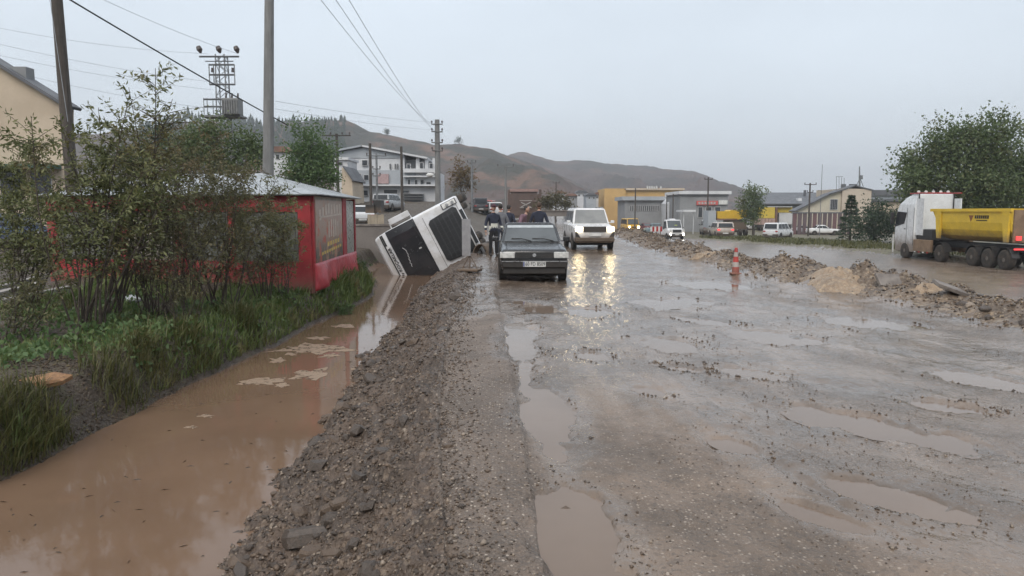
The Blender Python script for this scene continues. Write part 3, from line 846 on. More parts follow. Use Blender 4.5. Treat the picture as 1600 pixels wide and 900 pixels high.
shrub('bank_shrub', 'spindly shrub leaning over the ditch bank near the white bag', 'shrub', bank(285, 11.2), 1.75, 0.8, 16, 1122, 0.07, M_leaf_dark, 8, (0.03, 0), 0.30, BUSH, 0.010)
shrub('bank_shrub', 'low green weeds heaped at the foot of the kiosk corner', 'shrub', bank(538, 17.0), 0.62, 0.45, 10, 1100, 0.06, M_leaf_green, 9, (0, 0), 0.05, BUSH, 0.008)
shrub('bank_shrub', 'grassy green bush between the kiosk and the overturned truck', 'shrub', bank(560, 21.5), 0.62, 0.55, 10, 1100, 0.07, M_leaf_green, 10, (0, 0), 0.05, BUSH, 0.008)

shrub('bank_shrub', 'leafy shrub rising behind the brown thicket before the kiosk roof', 'shrub', bank(298, 14.4), 3.75, 1.3, 14, 7000, 0.075, M_leaf_dark, 11, (0.0, 0), 0.30, BUSH, 0.015)
shrub('bank_shrub', 'thin leafy shrub right beside the red kiosk corner post', 'shrub', bank(440, 15.2), 2.75, 0.7, 9, 2178, 0.075, M_leaf_shrub, 12, (-0.04, 0), 0.22, BUSH, 0.012)
# grass and weeds of the bank (nobody could count them)
def grass(name, label, xs, yv, h, mat_, width=0.008, lean=0.6):
    n = len(xs); zs = ground(xs, yv) - 0.015
    a = np.random.rand(n) * 6.28
    L_ = lean * np.random.rand(n) * h
    dx, dy = np.cos(a) * L_ + 0.12 * h, np.sin(a) * L_ - 0.1 * h
    px_, py_ = -np.sin(a) * width, np.cos(a) * width
    sc = np.maximum(1, yv / 9.0)
    px_, py_ = px_ * sc, py_ * sc
    def pt(f, w, hf):
        return (np.stack([xs + dx * f * f + px_ * w, yv + dy * f * f + py_ * w, zs + h * hf], -1))
    V = np.stack([pt(0, 1, 0), pt(0, -1, 0), pt(.55, .75, .58), pt(.55, -.75, .58), pt(1.0, 0, .92)], 1).reshape(-1, 3)
    k = np.arange(n)[:, None] * 5
    F = np.concatenate([k + np.array([[0, 1, 3]]), k + np.array([[0, 3, 2]]), k + np.array([[2, 3, 4]])], 1).reshape(-1, 3)
    return tag(np_mesh(name, V, F, mat_), label, 'grass', kind='stuff')
N = 60000
yv = 5.2 + 23 * np.random.rand(N) ** 1.35
s_ = np.abs(np.random.rand(N)) ** 1.25 * (2.0 + 0.16 * yv)
xv = x_left_water(yv) - 0.10 - s_
den = fbm(xv * 0.9, yv * 0.7, 201, 4)
bare_soil = (yv < 9.3) & (s_ < 1.25)
keep = ((den > -0.2 + 0.28 * (s_ > 1.8)) | ((yv > 9) & (s_ < 1.4))) & (~bare_soil | (den > 0.34)) & ~((yv > 16.2) & (xv < -4.55))
xv, yv, s_, den = xv[keep], yv[keep], s_[keep], den[keep]
hh = (0.07 + 0.15 * np.random.rand(len(xv)) ** 1.5) * (0.75 + 0.9 * np.clip(den + 0.2, 0, 1)) * (1 + 0.5 * ss(10, 20, yv))
hh = hh * np.random.uniform(0.5, 1.35, len(hh))
grass('bank_grass', 'long wet grass covering the ditch bank', xv, yv, hh, M_grass, 0.008, 1.1)
N = 9500
yv = 5.6 + 15 * np.random.rand(N) ** 1.3
xv = x_left_water(yv) - 0.2 - np.random.rand(N) * 3.0
keep = (fbm(xv * 1.2, yv * 0.9, 207, 3) > 0.0) & ~((yv > 16.0) & (xv < -4.5))
xv, yv = xv[keep], yv[keep]
P = np.stack([xv, yv, ground(xv, yv) + 0.04 + 0.12 * np.random.rand(len(xv))], -1)
o = leaves('bank_weeds', P, np.random.randn(len(xv), 3) * 0.8 + np.array([0, -.2, .5]), np.random.uniform(0.05, 0.11, len(xv)), M_leaf_green, None, 0.55)
tag(o, 'broad-leaved weeds among the grass of the ditch bank', 'weeds', kind='stuff')
# tussocks with yellow blades at the water's edge
N = 2600
cl = [(gnd(px, py)) for px, py in [(25, 690), (60, 665), (180, 590), (232, 560), (300, 540), (380, 500), (15, 740)]]
ci = np.random.randint(0, len(cl), N)
xv = np.array([c.x for c in cl])[ci] + np.random.randn(N) * 0.16; yv = np.array([c.y for c in cl])[ci] + np.random.randn(N) * 0.22
keep = xv < x_left_water(yv) - 0.05
xv, yv = xv[keep], yv[keep]
grass('edge_tussocks', 'yellowing grass tussocks hanging over the ditch edge', xv, yv, 0.16 + 0.24 * np.random.rand(len(xv)), leafmat('yellow_grass', (0.13, 0.12, 0.045), (0.075, 0.09, 0.03)), 0.006, 1.3)
# verge grass, far side of the far carriageway
N = 9000
yv = 30 + 60 * np.random.rand(N)
xv = x_verge(yv) + 0.6 + np.random.rand(N) * 7
grass('verge_grass', 'rough yellowish grass on the far verge', xv, yv, 0.12 + 0.28 * np.random.rand(N), leafmat('verge_blade', (0.12, 0.115, 0.045), (0.085, 0.095, 0.04)), 0.006, 0.8)

N = 5200
yv = 5.0 + 5.5 * np.random.rand(N); xv = x_left_water(yv) - 0.02 - np.random.rand(N) ** 1.2 * 1.7
tag(pebble_cloud('bank_clods', xv, yv, np.random.uniform(0.006, 0.026, N), [mat('dark_clod', (0.055, 0.040, 0.028), rough=0.8), mat('brown_clod', (0.085, 0.060, 0.040), rough=0.8), mat('rooty_clod', (0.12, 0.095, 0.05), rough=0.8)]), 'crumbled dark earth on the bare near end of the ditch bank', 'earth', kind='stuff')
# ------------------------------------------------------------------ small things on the bank
p = gnd(207, 474)
m = MB(); rg = []
for j in range(6):
    f = j / 5; rg.append([(0.16 * math.sin(math.pi * (0.12 + 0.8 * f)) * math.cos(a) * (1 + .25 * math.sin(3 * a + j)), 0.11 * math.sin(math.pi * (0.12 + 0.8 * f)) * math.sin(a), 0.02 + 0.13 * f + 0.02 * math.sin(5 * a + j)) for a in np.linspace(0, 6.28, 14)[:-1]])
m.rings(rg)
o = m.build('plastic_bag', mat('white_plastic', (0.62, 0.64, 0.66), rough=0.35), smooth=True); o.location = (p.x, p.y, gz(p.x, p.y)); tag(o, 'crumpled white plastic bag lying among shrub stems', 'bag')
M_rust = mat('ochre_rock', (0.28, 0.15, 0.065), (0.16, 0.085, 0.045), scale=5, rough=0.6, bump=0.5, bscale=14)
for px, py, s, lab in [(68, 606, 0.27, 'ochre orange rock on the bare soil of the ditch bank'), (205, 526, 0.11, 'small flat brownish rock lying in the bank grass')]:
    p = gnd(px, py); me = slabby_mesh(int(px)); me.materials.append(M_rust)
    o = link('bank_rock', me); o.location = (p.x, p.y, gz(p.x, p.y) + 0.05); o.scale = (s, s * 0.7, s * 0.55); o.rotation_euler = (R(16), R(-8), R(20))
    tag(o, lab, 'rock', 'rocks on the ditch bank')
M_beam = mat('old_concrete_beam', (0.27, 0.255, 0.235), (0.19, 0.18, 0.165), scale=4, rough=0.75, bump=0.4, bscale=20)
for i, (a, b, w, lab) in enumerate([((-40, 503), (108, 452), 0.13, 'long pale concrete beam lying before the shrubs, nearest of the pile'), ((-40, 476), (62, 446), 0.14, 'concrete beam lying behind the longest pale beam'), ((-40, 460), (60, 436), 0.12, 'farthest concrete beam of the pile at the picture edge')]):
    A = at(*a, 12.2 + 0.5 * i); B = at(*b, 13.6 + 0.5 * i)
    A.z = max(A.z, gz(A.x, A.y) + 0.02); B.z = max(B.z, gz(B.x, B.y) + 0.02)
    d = (B - A); m = MB(); m.box((0, 0, 0), (d.length, w * 1.3, w))
    o = m.build('concrete_beam', M_beam, bevel=0.01); o.location = (A + B) / 2
    o.rotation_euler = d.to_track_quat('X', 'Z').to_euler(); tag(o, lab, 'beam', 'concrete beams piled on the bank')

# ------------------------------------------------------------------ red kiosk
M_red = mat('red_kiosk_paint', (0.34, 0.030, 0.036), (0.22, 0.022, 0.027), scale=1.6, rough=0.5, mud=(-0.1, 0.55))
M_tarp = mat('red_tarpaulin', (0.42, 0.045, 0.055), (0.30, 0.03, 0.04), scale=3, rough=0.38, bump=0.25, bscale=6)
M_clear = mat('greyed_clear_sheet', (0.16, 0.165, 0.15), (0.10, 0.105, 0.095), scale=2, rough=0.15)
M_beige = mat('beige_kiosk_panel', (0.34, 0.31, 0.26), (0.27, 0.245, 0.20), scale=2, rough=0.5)
M_sheet = mat('galvanised_sheet', (0.40, 0.42, 0.43), (0.31, 0.33, 0.34), scale=2, rough=0.4, metal=0.3)
KA, KB, KC = Vector((-4.42, 16.3, 0)), Vector((-4.62, 21.6, 0)), Vector((-10.9, 17.4, 0))
KD = KC + (KB - KA)
kz = -0.12
kiosk = thing('kiosk', 'red kiosk with food poster and grey sheet roof beside the ditch', 'kiosk', (KA.x, KA.y, kz))
KO = (KA.x, KA.y, kz)
def wallslab(mb, p, q, u0, u1, z0, z1, th=0.04, off=0.0):
    a, b = p.lerp(q, u0), p.lerp(q, u1)
    return mb.slab([(a.x, a.y, kz + z0), (b.x, b.y, kz + z0), (b.x, b.y, kz + z1), (a.x, a.y, kz + z1)], th, off)
KH = 2.16
# inner core: dim interior back walls
m = MB(); wallslab(m, KD, KC, 0, 1, 0, KH, 0.05); wallslab(m, KB, KD, 0, 1, 0, KH, 0.05); m.build('back_wall', M_red, kiosk, KO)
m = MB(); m.add([(*KC.xy, kz + .05), (*KA.xy, kz + .05), (*KB.xy, kz + .05), (*KD.xy, kz + .05)], [(0, 1, 2, 3)]); m.build('floor', M_beam, kiosk, KO)
# front (towards the camera): KC -> KA
for u0, u1 in [(0.0, 0.035), (0.285, 0.31), (0.50, 0.535), (0.70, 0.72), (0.955, 1.0)]:
    m = MB(); wallslab(m, KC, KA, u0, u1, 0, KH, 0.09, -0.03); m.build('post', M_red, kiosk, KO)
for u0, u1 in [(0.035, 0.285), (0.31, 0.50), (0.535, 0.70), (0.72, 0.955)]:
    m = MB(); wallslab(m, KC, KA, u0, u1, 0.02, 0.66, 0.04); m.build('lower_panel', M_red, kiosk, KO)
    m = MB(); wallslab(m, KC, KA, u0, u1, 1.86, KH, 0.05); m.build('fascia_panel', M_red, kiosk, KO)
    mt = M_beige if u0 == 0.31 else M_clear
    m = MB(); wallslab(m, KC, KA, u0 + 0.004, u1 - 0.004, 0.66, 1.86, 0.012, 0.004); w = m.build('window', mt, kiosk, KO)
    for zz in (0.68, 1.83):
        m = MB(); wallslab(m, KC, KA, u0, u1, zz - 0.025, zz + 0.025, 0.035, 0.01); m.build('frame', M_red, w, KO)
# side (towards the ditch): KA -> KB
for u0, u1 in [(0.0, 0.02), (0.63, 0.73), (0.97, 1.0)]:
    m = MB(); wallslab(m, KA, KB, u0, u1, 0, KH, 0.08, -0.03); m.build('post', M_red, kiosk, KO)
m = MB(); wallslab(m, KA, KB, 0.02, 0.63, 0.60, KH, 0.03); m.build('side_panel', M_beige, kiosk, KO)
m = MB(); wallslab(m, KA, KB, 0.73, 0.97, 0.60, KH - .05, 0.02); m.build('side_window', mat('pale_sheet', (0.30, 0.31, 0.27), rough=0.25), kiosk, KO)
# tarp skirt, sagging out at the corner
m = MB(); rg = []
for i in range(36):
    u = i / 35; p = KA.lerp(KB, u); row = []
    bul = 0.09 * math.exp(-((u - 0.12) / 0.10) ** 2) + 0.10 * math.exp(-((u - 0.85) / 0.1) ** 2) + 0.05; bul *= min(1, u / 0.07)
    for j in range(9):
        f = j / 8
        o_ = bul * math.sin(math.pi * min(1, f * 0.62)) + 0.02 * math.sin(u * 55 + f * 2) * f * min(1, u / 0.07) + 0.055
        zz = 0.66 - (0.58 + 0.10 * float(vnoise(np.array(u * 6.0), np.array(2.0), 307))) * f
        row.append((p.x + o_ + 0.10 * min(1, u / 0.07) * f * float(vnoise(np.array(u * 26.0), np.array(f * 3.0), 303)), p.y + 0.05 * float(vnoise(np.array(u * 23.0), np.array(f * 5.0), 305)), kz + zz))
    rg.append(row)
m.rings(rg, caps=False, closed=False)
o = m.build('tarp_skirt', M_tarp, kiosk, KO, smooth=True); sd = o.modifiers.new('thickness', 'SOLIDIFY'); sd.thickness = 0.012
# poster
def poster_material():
    n = NT('food_poster_print')
    sep = n.n('ShaderNodeSeparateXYZ'); n.l(n.tc.outputs['Object'], sep.inputs[0])
    zz = sep.outputs['Z']
    col = n.mix(n.rng(zz, 0.75, 1.35), (0.085, 0.075, 0.066), (0.34, 0.25, 0.20))
    col = n.mix(n.rng(n.noise(3.2, 4), 0.5, 0.6), col, (0.36, 0.22, 0.15))
    col = n.mix(n.math('MULTIPLY', n.rng(n.noise(4.5, 3, 0.5, n.mapped((1, 1, 1), (0, 0, 1))), 0.57, 0.62), n.rng(zz, 1.75, 1.45)), col, (0.42, 0.09, 0.06))
    col = n.mix(n.math('MULTIPLY', n.rng(n.noise(5.5, 3, 0.5, n.mapped((1, 1, 1), (1, 0, 0))), 0.60, 0.64), n.rng(zz, 1.3, 1.0)), col, (0.10, 0.14, 0.05))
    n.set(base=col, rough=0.35); return n.m
m = MB(); wallslab(m, KA, KB, 0.035, 0.615, 0.66, 2.08, 0.012, 0.034)
poster = m.build('poster', poster_material(), kiosk, KO)
M_pale = mat('poster_pale_print', (0.55, 0.47, 0.40), rough=0.4); M_yel = mat('poster_yellow_print', (0.62, 0.45, 0.13), rough=0.4)
def on_poster(mb, u, z, w, h, sl=0.0):
    a, b = KA.lerp(KB, u), KA.lerp(KB, u + w)
    mb.slab([(a.x, a.y, kz + z), (b.x, b.y, kz + z + sl), (b.x, b.y, kz + z + h + sl), (a.x, a.y, kz + z + h)], 0.004, 0.047)
m = MB()
for k in range(8): on_poster(m, 0.10 + 0.062 * k, 1.74 - 0.14 * math.exp(-((k - 0.3) / 1.1) ** 2) + 0.02 * (k % 2), 0.034, 0.24 + 0.04 * ((k * 3) % 3), 0.01)
on_poster(m, 0.10, 1.66, 0.49, 0.035, 0.07)
for k in range(5): on_poster(m, 0.29 + 0.05 * k, 1.18 + 0.02 * (k % 2), 0.022, 0.44 - 0.03 * abs(k - 2), 0.02)
tag(m.build('lettering', M_pale, poster, KO), kind='stuff')
m = MB()
for k in range(5): on_poster(m, 0.26 + 0.058 * k, 0.98 + 0.012 * k, 0.036, 0.10, 0.012)
for k in range(9): on_poster(m, 0.14 + 0.05 * k, 0.80 + 0.012 * k, 0.032, 0.07, 0.01)
tag(m.build('lettering', M_yel, poster, KO), kind='stuff')
# roof: low hip of ribbed sheets
ov = 0.22
ex = (KA - KC).normalized(); ey = (KB - KA).normalized()
e0, e1, e2, e3 = KC - ex * ov - ey * ov, KA + ex * ov - ey * ov, KB + ex * ov + ey * ov, KD - ex * ov + ey * ov
zt = KH + 0.02; rz_ = KH + 0.62
r0, r1 = (e0 + e3) / 2 + ex * 2.4, (e1 + e2) / 2 - ex * 2.2
def P3(v, z): return (v.x, v.y, kz + z)
roof = None
for quad in [[P3(e0, zt), P3(e1, zt), P3(r1, rz_), P3(r0, rz_)], [P3(e1, zt), P3(e2, zt), P3(r1, rz_), P3(r1, rz_)], [P3(e2, zt), P3(e3, zt), P3(r0, rz_), P3(r1, rz_)], [P3(e3, zt), P3(e0, zt), P3(r0, rz_), P3(r0, rz_)]]:
    A, B, C, D = [Vector(q) for q in quad]
    m = MB(); ns = 18
    for k in range(ns):
        u0, u1 = k / ns, (k + 0.94) / ns
        q = [A.lerp(B, u0), A.lerp(B, u1), D.lerp(C, u1), D.lerp(C, u0)]
        if (q[2] - q[3]).length < 1e-4: q[2] = q[2] + (q[1] - q[0]) * 0.02
        m.slab(q, 0.012, 0.0 + 0.006 * (k % 2))
    m.slab([A, B, C, D] if (C - D).length > 1e-3 else [A, B, C + (B - A) * .01, D], 0.008, -0.009)
    m.build('roof_sheet', M_sheet, kiosk, KO)

# drifting specks on the ditch water
N = 90
yv = 4.6 + 12 * np.random.rand(N) ** 1.6
xv = x_left_water(yv) + 0.1 + np.random.rand(N) * (x_right_water(yv) - x_left_water(yv) - 0.2)
a_ = np.random.rand(N) * 6.28; l_ = np.random.uniform(.012, .05, N); w_ = np.random.uniform(.002, .005, N)
c_, s2 = np.cos(a_), np.sin(a_)
V = np.stack([np.stack([xv + c_ * l_, yv + s2 * l_, np.full(N, WATER_Z + .002)], -1), np.stack([xv - s2 * w_, yv + c_ * w_, np.full(N, WATER_Z + .009)], -1), np.stack([xv - c_ * l_, yv - s2 * l_, np.full(N, WATER_Z + .002)], -1), np.stack([xv + s2 * w_, yv - c_ * w_, np.full(N, WATER_Z + .002)], -1)], 1).reshape(-1, 3)
F = np.concatenate([np.arange(N)[:, None] * 4 + np.array([[0, 1, 2]]), np.arange(N)[:, None] * 4 + np.array([[0, 2, 3]])])
tag(np_mesh('floating_debris', V, F, mat('wet_twig', (.06, .042, .028), rough=.6)), 'dark twigs and leaf bits drifting on the brown ditch water', 'debris', kind='stuff')

# ------------------------------------------------------------------ vehicle helpers (front of every vehicle towards local -Y)
M_glass = mat('dark_glass', (0.03, 0.034, 0.038), (0.02, 0.023, 0.026), scale=1.5, rough=0.06, rough2=0.1)
M_wind = mat('grey_windscreen', (0.085, 0.095, 0.10), (0.06, 0.066, 0.07), scale=1.2, rough=0.08, rough2=0.14)
M_tyre = mat('muddy_tyre', (0.028, 0.026, 0.024), (0.06, 0.046, 0.034), scale=5, rough=0.8)
M_rim = mat('muddy_rim', (0.22, 0.20, 0.18), (0.13, 0.11, 0.09), scale=6, rough=0.45, metal=0.4)
M_trim = mat('black_plastic', (0.025, 0.024, 0.024), rough=0.5, mud=(0.2, 0.7))
M_under = mat('underbody_black', (0.018, 0.017, 0.016), rough=0.8)
M_lampoff = mat('unlit_headlight', (0.62, 0.62, 0.60), (0.45, 0.45, 0.44), scale=14, rough=0.12)
M_lampon = glow('lit_headlight', (1.0, 0.80, 0.46), 16.0)
M_lampwhite = glow('lit_white_headlight', (1.0, 0.93, 0.78), 16.0)
M_tail = mat('tail_lamp_red', (0.35, 0.02, 0.018), rough=0.25)
M_tailon = glow('lit_tail_lamp', (0.9, 0.06, 0.06), 0.8)
M_amber = mat('amber_lamp', (0.55, 0.22, 0.03), rough=0.25)
M_plate = mat('plate_white', (0.62, 0.62, 0.60), rough=0.4)
M_ink = mat('black_print', (0.012, 0.012, 0.012), rough=0.5)
M_blue = mat('plate_blue', (0.02, 0.05, 0.25), rough=0.4)
M_chrome = mat('dull_chrome', (0.5, 0.5, 0.5), rough=0.25, metal=0.9)
def paint(name, c, mud=(0.18, 0.62)): return mat('paint_' + name, c, tuple(x * 0.9 for x in c), scale=1.3, rough=0.22, rough2=0.34, mud=mud, coat=0.3)
M_white = paint('white', (0.66, 0.67, 0.68)); M_black = paint('black', (0.014, 0.014, 0.016)); M_silver = paint('silver', (0.36, 0.37, 0.38))

_wheel_cache = {}
def wheel_meshes(r, w):
    k = (round(r, 3), round(w, 3))
    if k in _wheel_cache: return _wheel_cache[k]
    def lathe(prof, n=22):
        m = MB()
        m.rings([[(x, q * math.cos(2 * math.pi * j / n), q * math.sin(2 * math.pi * j / n)) for j in range(n)] for x, q in prof])
        me = bpy.data.meshes.new('wheel'); me.from_pydata(m.v, [], m.f)
        bm = bmesh.new(); bm.from_mesh(me); bmesh.ops.recalc_face_normals(bm, faces=bm.faces); bm.to_mesh(me); bm.free(); return me
    h = w / 2
    ty = lathe([(-h, .62 * r), (-h, .86 * r), (-h * .8, .98 * r), (-h * .3, r), (h * .3, r), (h * .8, .98 * r), (h, .86 * r), (h, .62 * r)]); ty.materials.append(M_tyre)
    ri = lathe([(-h * 1.02, .18 * r), (-h * .9, .34 * r), (-h * .55, .42 * r), (-h * .6, .58 * r), (-h * 1.03, .63 * r), (h * 1.03, .63 * r), (h * .6, .58 * r), (h * .55, .42 * r), (h * .9, .34 * r), (h * 1.02, .18 * r)]); ri.materials.append(M_rim)
    for me in (ty, ri): me.polygons.foreach_set('use_smooth', [len(p.vertices) == 4 for p in me.polygons])
    _wheel_cache[k] = (ty, ri); return ty, ri
def wheel(root, x, y, r, w, z=None):
    ty, ri = wheel_meshes(r, w)
    t = link('wheel', ty, root); t.location = (x, y, r if z is None else z)
    link('rim', ri, t); return t
def bil(q, u, v):
    a, b, c, d = [Vector(p) for p in q]
    return a.lerp(b, u).lerp(d.lerp(c, u), v)
def panel(name, m_, parent, q, u0, u1, v0, v1, off=0.004, th=0.012):
    """thin pane on a quad (counter-clockwise from outside, bottom edge first)"""
    mb = MB(); mb.slab([bil(q, u0, v0), bil(q, u1, v0), bil(q, u1, v1), bil(q, u0, v1)], th, off)
    return mb.build(name, m_, parent)
def body_ring(y, zb, zt, hw, tuck=0.86, crown=0.9):
    P = [(hw * tuck, zb), (hw * .975, zb + .09 * (zt - zb) + .04), (hw, zb + (zt - zb) * .5), (hw * .985, zt - .10 * (zt - zb)), (hw * crown, zt)]
    return [(x, y, z) for x, z in P] + [(-x, y, z) for x, z in reversed(P)]

def car(name, label, cat, loc, rz, spec, group=None, tilt=(0, 0)):
    g = spec.get
    Lh, W, H = spec['L'] / 2, spec['W'], spec['H']
    root = thing(name, label, cat, loc, rz, group, rot=(tilt[0], tilt[1], rz))
    pm = spec['paint']; R_ = g('wr', 0.30)
    zb = g('zb', 0.24); hood = g('hood', 0.92); belt = g('belt', 0.95); tail = g('tail', 0.95); nose = g('nose', 0.78)
    yc, ye = g('cowl', -0.7), g('deck', 1.3)              # windscreen foot, rear-window foot
    yr0, yr1 = g('roof', (-0.1, 0.9))
    hw = W / 2
    m = MB()
    m.rings([body_ring(-Lh, zb + .16, nose - .10, hw * .93), body_ring(-Lh + .05, zb + .04, nose - .02, hw * .965), body_ring(-Lh + .16, zb, nose, hw * .98),
             body_ring(-Lh + .5, zb - .02, nose + (hood - nose) * .45, hw), body_ring(yc, zb - .02, hood, hw), body_ring(yc + .05, zb - .02, belt, hw),
             body_ring(ye, zb - .02, tail, hw), body_ring(Lh - .14, zb, tail - .02, hw * .985), body_ring(Lh - .03, zb + .06, tail - .06, hw * .96), body_ring(Lh, zb + .16, tail - .18, hw * .93)])
    m.build('body', pm, root, smooth=True, bevel=0.05)
    wb, wr = hw * g('cabw', .93), hw * g('roofw', .80)
    base = [(-wb, yc, belt - .01), (wb, yc, belt - .01), (wb, ye, tail - .01), (-wb, ye, tail - .01)]
    top = [(-wr, yr0, H - .05), (wr, yr0, H - .05), (wr, yr1, H - .05), (-wr, yr1, H - .05)]
    cap = [(-wr * .9, yr0 + .08, H), (wr * .9, yr0 + .08, H), (wr * .9, yr1 - .06, H), (-wr * .9, yr1 - .06, H)]
    m = MB(); m.rings([base, top, cap]); m.build('cabin', pm, root, bevel=0.04)
    qf = [base[0], base[1], top[1], top[0]]; qr = [base[2], base[3], top[3], top[2]]
    qR = [base[1], base[2], top[2], top[1]]; qL = [base[3], base[0], top[0], top[3]]
    ws = panel('windscreen', g('screen', M_wind), root, qf, .045, .955, .05, .95)
    if g('wipers'):
        for u0, u1 in ((.16, .50), (.52, .88)):
            mb = MB(); a, b = bil(qf, u1, .07), bil(qf, u0, .20); n_ = Vector((0, -1, .6)).normalized() * .03
            mb.tube([a + n_, a.lerp(b, .5) + n_ + Vector((0, 0, .03)), b + n_], .012, 5); mb.build('wiper', M_trim, ws)
    panel('rear_window', M_glass, root, qr, .08, .92, .10, .90)
    for q, flip in ((qR, 0), (qL, 1)):
        k = g('panes', 2)
        for i in range(k):
            a = .06 + .88 * i / k; b = .06 + .88 * (i + 1) / k - .03
            panel('side_window', M_glass, root, q, a, b, .10, .88)
    for s in (-1, 1):
        for y in (-Lh + g('fo', .78), Lh - g('ro', .80)):
            mb = MB(); mb.cyl((s * (hw - .17), y, R_ + .02), (s * (hw + .004), y, R_ + .02), R_ * 1.17, n=20); mb.build('wheel_arch', M_under, root)
            wheel(root, s * (hw - .085), y, R_, .19)
        mb = MB(); yy_, zz_ = yc + .18, belt + .08
        mb.box((s * (hw + .10), yy_, zz_), (.17, .09, .12)); mb.box((s * (hw - .0), yy_, zz_ - .05), (.12, .04, .03))
        mb.build('mirror', g('mirror', M_trim), root, bevel=.015)
        lx, lz_, lw, lh_ = g('lamp', (hw * .74, nose - .13, .30, .15))
        mb = MB(); mb.box((s * lx, -Lh - .002, lz_), (lw, .07, lh_)); mb.build('headlight', g('lampmat', M_lampoff), root, bevel=.012)
        tx, tz, tw, th_ = g('tlamp', (hw * .78, tail - .22, .26, .14))
        mb = MB(); mb.box((s * tx, Lh + .002, tz), (tw, .06, th_)); mb.build('tail_lamp', g('tailmat', M_tail), root, bevel=.01)
    gw, gh, gzc = g('grille', (hw * 1.0, .13, nose - .13))
    mb = MB(); mb.box((0, -Lh - .004, gzc), (gw, .05, gh)); gr = mb.build('grille', g('grillemat', M_trim), root)
    if g('badge'):
        mb = MB(); mb.cyl((0, -Lh - .03, gzc), (0, -Lh - .045, gzc), .045, n=14); mb.build('badge', M_chrome, gr)
    bz = g('bump', .46)
    for s in (-1, 1):
        mb = MB(); mb.rings([body_ring(s * (Lh + .055), bz - .08, bz + .07, hw * .95, .97, .97), body_ring(s * (Lh - .05), bz - .10, bz + .09, hw * .995, .99, .99)])
        mb.build('bumper', g('bumpmat', M_trim), root, bevel=.02)
        pl = MB(); pz = g('platez', bz); pl.box((0, s * (Lh + .066), pz), (.54, .012, .125)); p_ = pl.build('number_plate', M_plate, root)
        if g('plate') and s < 0:
            text_mesh('plate_text', spec['plate'], .125, M_ink, p_, Matrix.Translation((.02, -(Lh + .073), pz)) @ Matrix.Rotation(R(90), 4, 'X'), .002, .80)
            mb = MB(); mb.box((-.25, -(Lh + .073), pz), (.03, .004, .11)); mb.build('plate_band', M_blue, p_)
    mb = MB(); mb.box((0, 0, zb - .05), (W * .8, Lh * 1.8, .1)); mb.build('underbody', M_under, root)
    return root

SEDAN = dict(L=4.26, W=1.65, H=1.39, hood=.90, nose=.80, belt=.90, tail=.95, cowl=-.72, deck=1.22, roof=(-.12, .78), zb=.24, wr=.29, lamp=(.62, .655, .30, .145), grille=(.90, .135, .655), bump=.44, paint=M_black)
HATCH = dict(L=3.9, W=1.62, H=1.42, hood=.90, nose=.78, belt=.92, tail=.94, cowl=-.75, deck=1.80, roof=(-.15, 1.45), paint=M_white)
VAN = dict(L=4.4, W=1.72, H=1.78, hood=1.0, nose=.86, belt=1.05, tail=1.05, cowl=-1.15, deck=2.12, roof=(-.55, 1.98), wr=.31, cabw=.96, roofw=.88, panes=3, paint=M_white)

# ---- black saloon
p = gnd(831, 441); cz_ = gz(p.x, p.y)
s = dict(SEDAN, wipers=True, badge=True, plate='60 FD 8509', mirror=M_black, bumpmat=mat('dark_bumper', (.03, .026, .023), rough=.5), paint=paint('saloon_black', (.014, .014, .016), (.05, .35)), screen=mat('pale_windscreen', (.10, .11, .115), (.075, .082, .087), scale=1.2, rough=.1))
sed = car('black_saloon', 'old boxy black saloon facing us with wipers and white number plate', 'car', (p.x, p.y + 2.1, cz_ + .0), R(1.5), s)
mb = MB()
mb.box((0.36, -1.95, .30), (.10, .05, .03)); mb.box((.45, -1.95, .255), (.03, .05, .12)); mb.box((.30, -1.95, .305), (.05, .05, .06)); mb.build('tow_hook', M_chrome, sed)
panel('sun_strip', mat('sun_strip_pale', (.42, .45, .46), rough=.2), sed, [(-.767, -.72, .89), (.767, -.72, .89), (.66, -.12, 1.34), (-.66, -.12, 1.34)], .05, .95, .80, .94, .018, .004)
mb = MB(); mb.box((0, -2.08, .30), (1.5, .10, .20)); mb.build('valance', MATS['dark_bumper'], sed, bevel=.02)
mb = MB(); mb.tube([(.02, -.02, 1.38), (.02, .03, 1.46)], .006, 5); mb.build('aerial', M_trim, sed)
for s_x in (-1, 1):
    mb = MB(); mb.box((s_x * .795, -2.10, .655), (.05, .08, .145)); mb.build('indicator', M_lampoff, sed, bevel=.01)
    mb = MB(); mb.box((s_x * .66, -1.4, .905), (.012, 1.2, .012)); mb.build('bonnet_gap', M_under, sed)
for k in range(4):
    mb = MB(); mb.box((0, -2.162, .605 + .034 * k), (.88, .012, .012)); mb.build('grille_slat', mat('grille_slat', (.05, .05, .05), rough=.4), sed)
mb = MB(); mb.box((0, -2.19, .505), (1.56, .02, .018)); mb.build('bumper_strip', M_chrome, sed)
